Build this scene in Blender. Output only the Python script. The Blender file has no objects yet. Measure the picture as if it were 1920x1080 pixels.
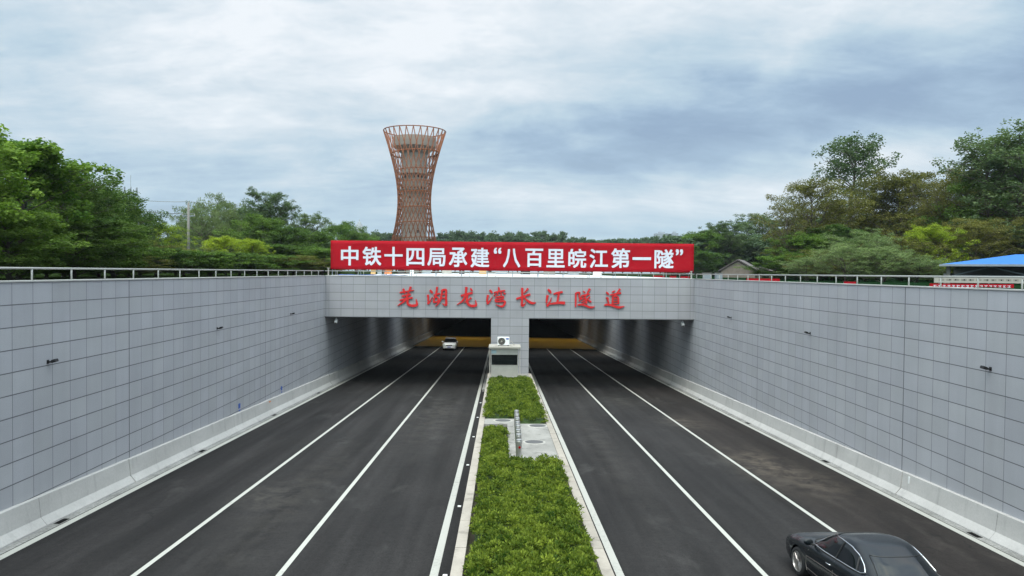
import bpy, bmesh, math, random
import numpy as np
from mathutils import Vector, Matrix

C = bpy.context.scene
COL = C.collection
R = math.radians
# ------------------------------------------------------------------ camera
CAM = Vector((-0.65, 0.0, 6.4))
FPX = 1400.0
yaw, pitch, roll = R(0.80), R(1.20), 0.0092
fw = Vector((math.sin(yaw) * math.cos(pitch), math.cos(yaw) * math.cos(pitch), -math.sin(pitch)))
r0 = fw.cross(Vector((0, 0, 1))).normalized()
u0 = r0.cross(fw).normalized()
rt = r0 * math.cos(roll) + u0 * math.sin(roll)
up = u0 * math.cos(roll) - r0 * math.sin(roll)
cd = bpy.data.cameras.new('camera')
cam = bpy.data.objects.new('camera', cd)
COL.objects.link(cam)
m = Matrix((rt, up, -fw)).transposed().to_4x4()
m.translation = CAM
cam.matrix_world = m
cd.sensor_width = 36.0
cd.lens = 36.0 * FPX / 1920.0
cd.clip_end = 12000
cd.clip_start = 0.1
C.camera = cam


def at(px, py, Y):
    """world point seen at photo pixel (px, py) at forward distance Y"""
    d = fw * FPX + rt * (px - 960.0) - up * (py - 540.0)
    return CAM + d * (Y / d.y)


# ------------------------------------------------------------------ world
SUN_EL, SUN_AZ = R(58), R(190)       # azimuth clockwise from +Y
w = bpy.data.worlds.new("World")
C.world = w
w.use_nodes = True
NT = w.node_tree
NT.nodes.clear()


class G:
    """tiny node graph helper"""
    def __init__(self, nt):
        self.nt = nt

    def n(self, t, **kw):
        nd = self.nt.nodes.new(t)
        for k, v in kw.items():
            setattr(nd, k, v)
        return nd

    def l(self, a, b):
        self.nt.links.new(a, b)

    def put(self, sock, v):
        if hasattr(v, 'links') or hasattr(v, 'is_linked'):
            self.l(v, sock)
        else:
            sock.default_value = v

    def m(self, op, a, b=0.0, c=None, clamp=False):
        nd = self.n('ShaderNodeMath', operation=op)
        nd.use_clamp = clamp
        self.put(nd.inputs[0], a)
        self.put(nd.inputs[1], b)
        if c is not None:
            self.put(nd.inputs[2], c)
        return nd.outputs[0]

    def mix(self, f, a, b, mode='MIX'):
        nd = self.n('ShaderNodeMix', data_type='RGBA', blend_type=mode)
        self.put(nd.inputs[0], f)
        for i, v in ((6, a), (7, b)):
            if isinstance(v, tuple):
                nd.inputs[i].default_value = (*v, 1.0) if len(v) == 3 else v
            else:
                self.l(v, nd.inputs[i])
        return nd.outputs[2]

    def noise(self, vec, scale, detail=4, rough=0.55, dist=0.0):
        nd = self.n('ShaderNodeTexNoise')
        nd.inputs['Scale'].default_value = scale
        nd.inputs['Detail'].default_value = detail
        nd.inputs['Roughness'].default_value = rough
        nd.inputs['Distortion'].default_value = dist
        if vec is not None:
            self.l(vec, nd.inputs['Vector'])
        return nd.outputs[0]

    def ramp(self, f, stops):
        nd = self.n('ShaderNodeValToRGB')
        el = nd.color_ramp.elements
        while len(el) < len(stops):
            el.new(0.5)
        for e, (p, c) in zip(el, stops):
            e.position = p
            e.color = (*c, 1.0) if isinstance(c, tuple) else (c, c, c, 1.0)
        self.l(f, nd.inputs[0])
        return nd.outputs[0]

    def rng(self, v, a, b, c=0.0, d=1.0, smooth=True):
        nd = self.n('ShaderNodeMapRange')
        nd.interpolation_type = 'SMOOTHSTEP' if smooth else 'LINEAR'
        self.put(nd.inputs[0], v)
        for i, q in enumerate((a, b, c, d)):
            nd.inputs[i + 1].default_value = q
        return nd.outputs[0]

    def vec(self, x, y, z):
        nd = self.n('ShaderNodeCombineXYZ')
        for i, q in enumerate((x, y, z)):
            self.put(nd.inputs[i], q)
        return nd.outputs[0]

    def xyz(self, v):
        nd = self.n('ShaderNodeSeparateXYZ')
        self.l(v, nd.inputs[0])
        return nd.outputs

    def mapping(self, v, scale=(1, 1, 1), loc=(0, 0, 0), rot=(0, 0, 0)):
        nd = self.n('ShaderNodeMapping')
        nd.inputs['Scale'].default_value = scale
        nd.inputs['Location'].default_value = loc
        nd.inputs['Rotation'].default_value = rot
        self.l(v, nd.inputs['Vector'])
        return nd.outputs[0]


def build_sky():
    g = G(NT)
    tc = g.n('ShaderNodeTexCoord')
    d = tc.outputs['Generated']
    x, y, z = g.xyz(d)
    sky = g.n('ShaderNodeTexSky', sky_type='NISHITA')
    sky.sun_disc = False
    sky.sun_elevation = SUN_EL
    sky.sun_rotation = SUN_AZ
    sky.air_density = 1.2
    sky.dust_density = 2.0
    zc = g.m('MAXIMUM', z, 0.0)
    den = g.m('ADD', zc, 0.20)
    p = g.vec(g.m('DIVIDE', x, den), g.m('DIVIDE', y, den), 0.0)
    # wind-drawn cloud layers: broad masses, torn streaks, fine texture
    wv = g.noise(g.mapping(p, scale=(0.35, 0.5, 1), loc=(2.2, 9.1, 0)), 1.0, 3, 0.5)
    pw = g.vec(g.m('ADD', g.m('DIVIDE', x, den), g.m('MULTIPLY', wv, 1.6)), g.m('ADD', g.m('DIVIDE', y, den), g.m('MULTIPLY', wv, 0.9)), 0.0)
    n1 = g.noise(g.mapping(pw, scale=(0.75, 1.5, 1), loc=(3.1, 1.7, 0), rot=(0, 0, R(-22))), 1.0, 5, 0.5, 0.2)
    n2 = g.noise(g.mapping(pw, scale=(1.9, 4.6, 1), loc=(7.7, 4.2, 0), rot=(0, 0, R(-20))), 1.0, 8, 0.62, 0.3)
    n3 = g.noise(g.mapping(pw, scale=(6.0, 11.0, 1), loc=(1.7, 8.2, 0), rot=(0, 0, R(-20))), 1.0, 8, 0.65, 0.6)
    # puffier broken cloud, seen in angle rather than on the flat deck so that it is not drawn out
    n4 = g.noise(g.mapping(d, scale=(5.0, 5.0, 13.0), loc=(4.4, 0.6, 2.9), rot=(0, R(8), 0)), 1.0, 7, 0.56, 0.45)
    n5 = g.noise(g.mapping(d, scale=(17.0, 17.0, 42.0), loc=(1.4, 3.6, 0.9), rot=(0, R(10), 0)), 1.0, 6, 0.6, 0.6)
    f = g.m('ADD', g.m('MULTIPLY', n1, 0.30), g.m('ADD', g.m('MULTIPLY', n2, 0.26), g.m('MULTIPLY', n3, 0.12)))
    f = g.m('ADD', f, g.m('ADD', g.m('MULTIPLY', n4, 0.40), g.m('MULTIPLY', n5, 0.14)))
    f = g.m('ADD', g.m('MULTIPLY', g.m('SUBTRACT', f, 0.61), 1.5), 0.445)
    # broad masses of the cloud deck: soft lobes at fixed bearings
    el = g.m('ARCSINE', z)
    az = g.m('ARCTAN2', x, y)

    def lobe(a0, e0, sa, se):
        da = g.m('DIVIDE', g.m('SUBTRACT', az, R(a0)), R(sa))
        de = g.m('DIVIDE', g.m('SUBTRACT', el, R(e0)), R(se))
        q = g.m('ADD', g.m('MULTIPLY', da, da), g.m('MULTIPLY', de, de))
        return g.m('EXPONENT', g.m('MULTIPLY', q, -1.0))
    bias = None
    for a0, e0, sa, se, k in LOBES:
        t_ = g.m('MULTIPLY', lobe(a0, e0, sa, se), k)
        bias = t_ if bias is None else g.m('ADD', bias, t_)
    f = g.m('ADD', f, bias)
    cl = g.ramp(f, [(0.16, (0.29, 0.395, 0.545)), (0.33, (0.375, 0.50, 0.635)), (0.47, (0.50, 0.625, 0.715)),
                    (0.62, (0.66, 0.735, 0.79)), (0.80, (0.86, 0.885, 0.91))])
    # pale teal air towards the horizon
    hz = g.rng(z, 0.0, 0.13, 0.72, 0.0)
    cl = g.mix(hz, cl, (0.47, 0.62, 0.70))
    # overcast sky brightens overhead
    br = g.rng(z, 0.36, 0.85, 1.0, ZEN)
    cl = g.mix(1.0, cl, g.vec(g.m('MULTIPLY', br, g.rng(z, 0.30, 0.7, 1.0, 1.10)), g.m('MULTIPLY', br, g.rng(z, 0.30, 0.7, 1.0, 0.965)), g.m('MULTIPLY', br, g.rng(z, 0.30, 0.7, 1.0, 0.93))), 'MULTIPLY')
    # added glow round the hidden sun, high behind the camera, to light the walls
    sv = g.n('ShaderNodeVectorMath', operation='DOT_PRODUCT')
    g.l(d, sv.inputs[0])
    sv.inputs[1].default_value = (math.sin(SUN_AZ) * math.cos(SUN_EL), math.cos(SUN_AZ) * math.cos(SUN_EL), math.sin(SUN_EL))
    gl_ = g.rng(sv.outputs[1], 0.2, 1.0, 1.0, 3.0)
    cl = g.mix(1.0, cl, g.vec(g.m('MULTIPLY', gl_, 1.0), gl_, g.m('POWER', gl_, 0.85)), 'MULTIPLY')
    cl10 = g.mix(1.0, cl, (9.2, 9.45, 9.7), 'MULTIPLY')
    cover = g.rng(f, 0.18, 0.42, 0.80, 1.0)
    col = g.mix(cover, sky.outputs[0], cl10)
    bg = g.n('ShaderNodeBackground')
    g.l(col, bg.inputs[0])
    bg.inputs[1].default_value = 0.1
    out = g.n('ShaderNodeOutputWorld')
    g.l(bg.outputs[0], out.inputs[0])


LOBES = [(-16, 15.5, 26, 6.0, 0.27), (4, 20.5, 24, 4.4, 0.32), (30, 19.5, 9, 3.4, 0.15), (21, 12.6, 17, 3.6, -0.25), (6, 10.0, 11, 2.2, -0.14), (-17, 7.4, 14, 2.6, 0.05), (17, 5.6, 13, 1.7, 0.22), (27, 8.0, 5, 1.4, 0.24), (5, 5.0, 9, 1.3, 0.12), (-15, 19.6, 3, 0.5, -0.30)]
ZEN = 2.3
build_sky()
sd = bpy.data.lights.new('sun', 'SUN')
sd.energy = 1.5
sd.angle = R(25)
sd.color = (1.0, 0.95, 0.88)
sun = bpy.data.objects.new('sun', sd)
COL.objects.link(sun)
sdir = Vector((math.sin(SUN_AZ) * math.cos(SUN_EL), math.cos(SUN_AZ) * math.cos(SUN_EL), math.sin(SUN_EL)))
sun.rotation_euler = sdir.to_track_quat('Z', 'Y').to_euler()
C.view_settings.view_transform = 'Standard'
C.view_settings.look = 'None'
C.view_settings.exposure = 0.15
C.view_settings.gamma = 1.0
C.cycles.max_bounces = 6
C.cycles.transparent_max_bounces = 4


# ------------------------------------------------------------------ materials
def mat(name, col=(0.5, 0.5, 0.5), rough=0.6, metal=0.0, var=0.12, vscale=3.0, spec=0.4, coat=0.0, bump=0.0, bscale=20.0):
    M = bpy.data.materials.new(name)
    M.use_nodes = True
    nt = M.node_tree
    b = nt.nodes['Principled BSDF']
    g = G(nt)
    tc = g.n('ShaderNodeTexCoord')
    n = g.noise(tc.outputs['Object'], vscale, 5, 0.6)
    k = g.rng(n, 0.3, 0.7, 1.0 - var, 1.0 + var, smooth=False)
    c = g.mix(1.0, tuple(col), g.vec(k, k, k), 'MULTIPLY')
    g.l(c, b.inputs['Base Color'])
    b.inputs['Roughness'].default_value = rough
    b.inputs['Metallic'].default_value = metal
    b.inputs['Specular IOR Level'].default_value = spec
    b.inputs['Coat Weight'].default_value = coat
    if bump:
        bp = g.n('ShaderNodeBump')
        bp.inputs['Strength'].default_value = bump
        bp.inputs['Distance'].default_value = 0.02
        g.l(g.noise(tc.outputs['Object'], bscale, 4), bp.inputs['Height'])
        g.l(bp.outputs[0], b.inputs['Normal'])
    return M


def tile_mat(name, axis, u_off, v_top, tw, th, joints=(), tone=1.0):
    """stone cladding: grid of joints, tone per slab, fine grain"""
    M = bpy.data.materials.new(name)
    M.use_nodes = True
    nt = M.node_tree
    b = nt.nodes['Principled BSDF']
    g = G(nt)
    geo = g.n('ShaderNodeNewGeometry')
    P = geo.outputs['Position']
    x, y, z = g.xyz(P)
    u = x if axis == 'X' else y
    us = g.m('DIVIDE', g.m('SUBTRACT', u, u_off), tw)
    vs = g.m('DIVIDE', g.m('SUBTRACT', v_top, z), th)

    def line(s, wd):
        fr = g.m('ABSOLUTE', g.m('SUBTRACT', g.m('FRACT', s), 0.5))
        return g.m('GREATER_THAN', fr, 0.5 - wd)
    lu = line(us, 0.011 / tw)
    lv = line(vs, 0.014 / th)
    ln = g.m('MAXIMUM', g.m('MULTIPLY', lu, 0.85), g.m('MULTIPLY', lv, 1.0))
    for j in joints:
        jl = g.m('LESS_THAN', g.m('ABSOLUTE', g.m('SUBTRACT', u, j)), 0.022)
        ln = g.m('MAXIMUM', ln, jl)
    wn = g.n('ShaderNodeTexWhiteNoise', noise_dimensions='2D')
    g.l(g.vec(g.m('FLOOR', us), g.m('FLOOR', vs), 0.0), wn.inputs['Vector'])
    rv = wn.outputs[0]
    k = g.rng(rv, 0, 1, 0.95, 1.045, smooth=False)
    grain = g.noise(P, 55.0, 3, 0.7)
    k = g.m('MULTIPLY', k, g.rng(grain, 0.3, 0.7, 0.94, 1.06, smooth=False))
    big = g.noise(g.mapping(P, scale=(0.25, 0.25, 0.5)), 1.0, 4, 0.6)
    k = g.m('MULTIPLY', k, g.rng(big, 0.3, 0.7, 0.94, 1.06, smooth=False))
    streak = g.noise(g.mapping(P, scale=(1.6, 1.6, 0.12)), 1.0, 4, 0.6)
    k = g.m('MULTIPLY', k, g.rng(streak, 0.35, 0.7, 1.025, 0.945, smooth=False))
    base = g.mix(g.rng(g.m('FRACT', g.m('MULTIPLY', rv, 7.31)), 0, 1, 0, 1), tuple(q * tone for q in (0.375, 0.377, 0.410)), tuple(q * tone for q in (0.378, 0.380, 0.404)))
    # a lichen-green cast on some of the lowest slabs
    c = g.mix(1.0, base, g.vec(k, k, k), 'MULTIPLY')
    c = g.mix(ln, c, (0.115, 0.118, 0.13))
    g.l(c, b.inputs['Base Color'])
    b.inputs['Roughness'].default_value = 0.55
    b.inputs['Specular IOR Level'].default_value = 0.35
    bp = g.n('ShaderNodeBump')
    bp.inputs['Strength'].default_value = 0.4
    bp.inputs['Distance'].default_value = 0.01
    g.l(g.m('SUBTRACT', g.m('MULTIPLY', grain, 0.15), ln), bp.inputs['Height'])
    g.l(bp.outputs[0], b.inputs['Normal'])
    return M


def asphalt_mat():
    M = bpy.data.materials.new('asphalt')
    M.use_nodes = True
    nt = M.node_tree
    b = nt.nodes['Principled BSDF']
    g = G(nt)
    geo = g.n('ShaderNodeNewGeometry')
    P = geo.outputs['Position']
    x, y, z = g.xyz(P)
    fine = g.noise(P, 26.0, 4, 0.75)
    k = g.rng(fine, 0.3, 0.7, 0.62, 1.42, smooth=False)
    gr2 = g.noise(P, 6.0, 6, 0.75)
    k = g.m('MULTIPLY', k, g.rng(gr2, 0.3, 0.7, 0.80, 1.24, smooth=False))
    lon = g.noise(g.mapping(P, scale=(1.3, 0.045, 0)), 1.0, 4, 0.6)
    k = g.m('MULTIPLY', k, g.rng(lon, 0.3, 0.7, 0.70, 1.45, smooth=False))
    med = g.noise(g.mapping(P, scale=(0.5, 0.16, 0), loc=(5, 2, 0)), 1.0, 5, 0.62, 0.4)
    k = g.m('MULTIPLY', k, g.rng(med, 0.3, 0.72, 0.78, 1.45, smooth=False))
    c = g.mix(1.0, (0.0170, 0.0160, 0.0163), g.vec(k, k, k), 'MULTIPLY')
    # pale dusty scuffs
    dn = g.noise(g.mapping(P, scale=(0.42, 0.20, 0), loc=(1.3, 8.4, 0)), 1.0, 6, 0.65, 0.6)
    dust = g.rng(dn, 0.58, 0.74, 0.0, 0.65)
    c = g.mix(dust, c, (0.052, 0.050, 0.049))

    def spot(x0, y0, sx, sy, kk):
        a = g.m('DIVIDE', g.m('SUBTRACT', x, x0), sx)
        bb = g.m('DIVIDE', g.m('SUBTRACT', y, y0), sy)
        q = g.m('EXPONENT', g.m('MULTIPLY', g.m('ADD', g.m('MULTIPLY', a, a), g.m('MULTIPLY', bb, bb)), -1.0))
        br = g.rng(g.noise(P, 1.3, 6, 0.7, 0.5), 0.35, 0.68, 0.0, 1.0)
        return g.m('MULTIPLY', g.m('MULTIPLY', q, br), kk)
    for s in ((10.2, 30.5, 1.3, 3.6, 0.9), (11.2, 27.5, 1.0, 2.2, 0.5), (9.6, 41.5, 1.2, 2.2, 0.7), (7.4, 50.0, 1.5, 3.0, 0.35), (-8.4, 24.5, 0.8, 1.4, 0.5), (-4.2, 42.0, 1.6, 9.0, 0.35), (-7.4, 26.0, 0.9, 9.0, 0.22), (4.0, 36.0, 0.9, 12.0, 0.2)):
        c = g.mix(spot(*s), c, (0.085, 0.078, 0.068))
    # browner right-hand lane
    rl = g.rng(x, 8.6, 9.6, 0.0, 0.8)
    c = g.mix(rl, c, g.mix(1.0, c, (1.12, 1.0, 0.92), 'MULTIPLY'))
    # hairline cracks
    vo = g.n('ShaderNodeTexVoronoi', feature='DISTANCE_TO_EDGE')
    vo.inputs['Scale'].default_value = 0.16
    nv = g.n('ShaderNodeTexNoise')
    nv.inputs['Scale'].default_value = 0.7
    g.l(P, nv.inputs['Vector'])
    pv = g.n('ShaderNodeVectorMath', operation='ADD')
    g.l(P, pv.inputs[0])
    sc = g.n('ShaderNodeVectorMath', operation='SCALE')
    sc.inputs['Scale'].default_value = 2.2
    g.l(nv.outputs[1], sc.inputs[0])
    g.l(sc.outputs[0], pv.inputs[1])
    g.l(pv.outputs[0], vo.inputs['Vector'])
    cr = g.m('MULTIPLY', g.m('LESS_THAN', vo.outputs[0], 0.0035), g.rng(g.noise(P, 0.11, 2), 0.5, 0.62, 0, 0.7))
    c = g.mix(cr, c, (0.012, 0.012, 0.012))
    g.l(c, b.inputs['Base Color'])
    g.l(g.rng(med, 0.3, 0.7, 0.78, 0.92), b.inputs['Roughness'])
    b.inputs['Specular IOR Level'].default_value = 0.13
    bp = g.n('ShaderNodeBump')
    bp.inputs['Strength'].default_value = 0.35
    bp.inputs['Distance'].default_value = 0.01
    g.l(g.noise(P, 60.0, 3, 0.7), bp.inputs['Height'])
    g.l(bp.outputs[0], b.inputs['Normal'])
    return M


def paint_mat(name, col, wear=0.35):
    M = bpy.data.materials.new(name)
    M.use_nodes = True
    nt = M.node_tree
    b = nt.nodes['Principled BSDF']
    g = G(nt)
    geo = g.n('ShaderNodeNewGeometry')
    P = geo.outputs['Position']
    n = g.noise(P, 9.0, 6, 0.75)
    n2 = g.noise(P, 0.5, 4, 0.6)
    f = g.rng(g.m('ADD', g.m('MULTIPLY', n, 0.6), g.m('MULTIPLY', n2, 0.4)), 0.50, 0.72, 0.0, wear)
    c = g.mix(f, tuple(col), tuple(q * 0.45 for q in col))
    g.l(c, b.inputs['Base Color'])
    b.inputs['Roughness'].default_value = 0.6
    return M


def concrete_mat(name, col, stain=0.3, grain=0.065):
    M = bpy.data.materials.new(name)
    M.use_nodes = True
    nt = M.node_tree
    b = nt.nodes['Principled BSDF']
    g = G(nt)
    geo = g.n('ShaderNodeNewGeometry')
    P = geo.outputs['Position']
    n1 = g.noise(g.mapping(P, scale=(1, 0.5, 1)), 0.9, 6, 0.65)
    n2 = g.noise(P, 14.0, 5, 0.7)
    n3 = g.noise(g.mapping(P, scale=(2.5, 2.5, 0.3)), 1.0, 4, 0.6)
    k = g.m('MULTIPLY', g.rng(n1, 0.3, 0.7, 1 - stain * 0.5, 1 + stain * 0.3, smooth=False), g.rng(n2, 0.3, 0.7, 1 - grain, 1 + grain, smooth=False))
    k = g.m('MULTIPLY', k, g.rng(n3, 0.52, 0.75, 1.0, 1 - stain * 0.7))
    c = g.mix(1.0, tuple(col), g.vec(k, k, k), 'MULTIPLY')
    g.l(c, b.inputs['Base Color'])
    b.inputs['Roughness'].default_value = 0.8
    b.inputs['Specular IOR Level'].default_value = 0.25
    bp = g.n('ShaderNodeBump')
    bp.inputs['Strength'].default_value = 0.25
    bp.inputs['Distance'].default_value = 0.01
    g.l(n2, bp.inputs['Height'])
    g.l(bp.outputs[0], b.inputs['Normal'])
    return M


def leaf_mat(name, c1, c2, trans=0.25, rough=0.7):
    """leaf colour varies leaf by leaf (attribute tint) between two greens"""
    M = bpy.data.materials.new(name)
    M.use_nodes = True
    nt = M.node_tree
    b = nt.nodes['Principled BSDF']
    g = G(nt)
    a = g.n('ShaderNodeAttribute', attribute_name='tint')
    oi = g.n('ShaderNodeObjectInfo')
    f = g.m('ADD', a.outputs['Fac'], g.m('MULTIPLY', g.m('SUBTRACT', oi.outputs['Random'], 0.5), 0.35), clamp=True)
    c = g.mix(f, tuple(c1), tuple(c2))
    g.l(c, b.inputs['Base Color'])
    b.inputs['Roughness'].default_value = rough
    b.inputs['Specular IOR Level'].default_value = 0.10
    tr = g.n('ShaderNodeBsdfTranslucent')
    g.l(g.mix(1.0, c, (1.1, 1.25, 0.6), 'MULTIPLY'), tr.inputs[0])
    ms = g.n('ShaderNodeMixShader')
    ms.inputs[0].default_value = trans
    g.l(b.outputs[0], ms.inputs[1])
    g.l(tr.outputs[0], ms.inputs[2])
    g.l(ms.outputs[0], nt.nodes['Material Output'].inputs[0])
    return M


TW, TH, ZT = 0.889, 0.6, 6.01
JOINTS = [11.14 + 15.1 * i for i in range(0, 9)]
M = {}
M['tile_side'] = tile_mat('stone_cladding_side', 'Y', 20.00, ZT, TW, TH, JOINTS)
M['tile_front'] = tile_mat('stone_cladding_front_dimmed', 'X', -12.475, ZT, 0.891, TH, tone=0.74)  # same stone, darkened to offset the stronger light on the portal face
M['asphalt'] = asphalt_mat()
M['white_paint'] = paint_mat('white_road_paint', (0.40, 0.395, 0.365), 0.75)
M['yellow_paving'] = paint_mat('yellow_paving', (0.62, 0.33, 0.025), 0.3)
M['yellow_paving'].node_tree.nodes['Principled BSDF'].inputs['Roughness'].default_value = 0.34
M['barrier'] = concrete_mat('barrier_concrete', (0.45, 0.435, 0.425), 0.25)
M['gutter'] = concrete_mat('gutter_concrete', (0.27, 0.265, 0.255), 0.6, 0.42)
M['kerb'] = concrete_mat('kerb_concrete', (0.33, 0.295, 0.258), 0.5)
M['slab'] = concrete_mat('median_concrete', (0.26, 0.25, 0.235), 0.6)
M['roofconc'] = concrete_mat('roof_concrete', (0.30, 0.30, 0.30), 0.3)
M['white_roof'] = mat('white_membrane', (0.62, 0.63, 0.66), 0.6, var=0.05)
M['cap'] = mat('cap_metal', (0.45, 0.45, 0.44), 0.45, 0.2, var=0.05)
M['rail'] = mat('rail_metal', (0.36, 0.365, 0.345), 0.4, 0.25, var=0.06)
M['black'] = mat('black_plastic', (0.012, 0.012, 0.013), 0.45)
M['dark'] = mat('dark_void', (0.004, 0.004, 0.004), 0.9, spec=0.1)
M['red_banner'] = mat('red_banner_cloth', (0.31, 0.0055, 0.013), 0.7, var=0.06, vscale=0.6, spec=0.08)
M['banner_white'] = mat('banner_letter_white', (0.56, 0.57, 0.65), 0.6, var=0.03)
M['red_letter'] = mat('red_letter_paint', (0.50, 0.010, 0.012), 0.55, var=0.06)
M['steel'] = mat('brushed_steel', (0.52, 0.50, 0.47), 0.42, 0.75, var=0.12, vscale=1.2)
M['post_steel'] = mat('post_steel', (0.50, 0.50, 0.49), 0.33, 0.85, var=0.12)
M['screen'] = mat('dark_screen', (0.004, 0.005, 0.007), 0.18)
M['offwhite'] = mat('off_white_paint', (0.35, 0.33, 0.295), 0.5, var=0.06)
M['white'] = mat('white_plastic', (0.75, 0.76, 0.76), 0.4, var=0.04)
M['blue'] = mat('blue_label', (0.03, 0.09, 0.38), 0.5)
M['paleblue'] = mat('pale_blue_plate', (0.42, 0.56, 0.62), 0.4)
M['orange'] = mat('orange_paint', (0.62, 0.17, 0.03), 0.5)
M['tan'] = mat('tan_sheet', (0.48, 0.30, 0.12), 0.6)
M['bluecloth'] = mat('blue_tarpaulin', (0.02, 0.06, 0.22), 0.6)
M['blueroof'] = mat('blue_roof_sheet', (0.016, 0.14, 0.48), 0.45, var=0.08)
M['brick'] = mat('house_wall', (0.17, 0.142, 0.122), 0.85, var=0.2, vscale=1.5)
M['rooftile'] = mat('grey_roof_tile', (0.10, 0.085, 0.085), 0.8, var=0.3, vscale=4)
M['ground'] = mat('grassy_ground', (0.016, 0.028, 0.008), 0.95, spec=0.0, var=0.45, vscale=0.35, bump=0.5, bscale=3)
M['net'] = mat('green_netting', (0.006, 0.019, 0.007), 0.9, spec=0.0, var=0.35, vscale=2.0, bump=0.6, bscale=8)
M['soil'] = mat('planter_soil', (0.030, 0.026, 0.014), 0.95, var=0.3)
M['lattice'] = mat('rust_brown_steel', (0.20, 0.070, 0.030), 0.6, 0.0, spec=0.2, var=0.12, vscale=0.4)
M['core'] = mat('tower_core', (0.27, 0.24, 0.215), 0.75, var=0.08, vscale=0.4)
M['bark'] = mat('bark', (0.085, 0.07, 0.055), 0.9, var=0.3, vscale=4)
M['polec'] = mat('pole_concrete', (0.17, 0.163, 0.15), 0.8)
M['wire'] = mat('wire', (0.16, 0.17, 0.18), 0.6)
M['mast'] = mat('mast_steel', (0.22, 0.25, 0.28), 0.5)
M['faraway'] = mat('far_building_haze_tint', (0.27, 0.30, 0.35), 0.7, var=0.05, vscale=0.02)  # pale bluish colour carries the haze of distance
M['fargrey'] = mat('far_tower_haze_tint', (0.33, 0.35, 0.37), 0.8, var=0.05)  # fading with distance mixed into this pale grey
M['iron'] = mat('cast_iron', (0.085, 0.085, 0.088), 0.7, bump=0.4, bscale=30)
M['ring'] = concrete_mat('manhole_ring', (0.36, 0.345, 0.32), 0.2)
M['carpaint'] = mat('dark_car_paint', (0.003, 0.0055, 0.008), 0.25, 0.0, var=0.0, spec=0.30, coat=0.30)
M['whitepaint'] = mat('white_car_paint', (0.72, 0.73, 0.74), 0.25, 0.0, var=0.0, spec=0.5, coat=0.8)
M['glass'] = mat('tinted_glass', (0.003, 0.0045, 0.006), 0.05, 0.0, var=0.0, spec=0.5)
M['chrome'] = mat('chrome', (0.72, 0.73, 0.75), 0.18, 1.0, var=0.0)
M['rubber'] = mat('tyre_rubber', (0.016, 0.016, 0.017), 0.8)
M['rim'] = mat('alloy_rim', (0.42, 0.40, 0.39), 0.3, 0.9, var=0.0)
M['lamp_glass'] = mat('headlamp_glass', (0.62, 0.68, 0.62), 0.12, 0.2, var=0.0, spec=0.8)
M['taillight'] = mat('tail_light_red', (0.30, 0.01, 0.01), 0.15)
M['seam'] = mat('door_seam', (0.30, 0.26, 0.24), 0.4, 0.6, var=0.0)


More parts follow.
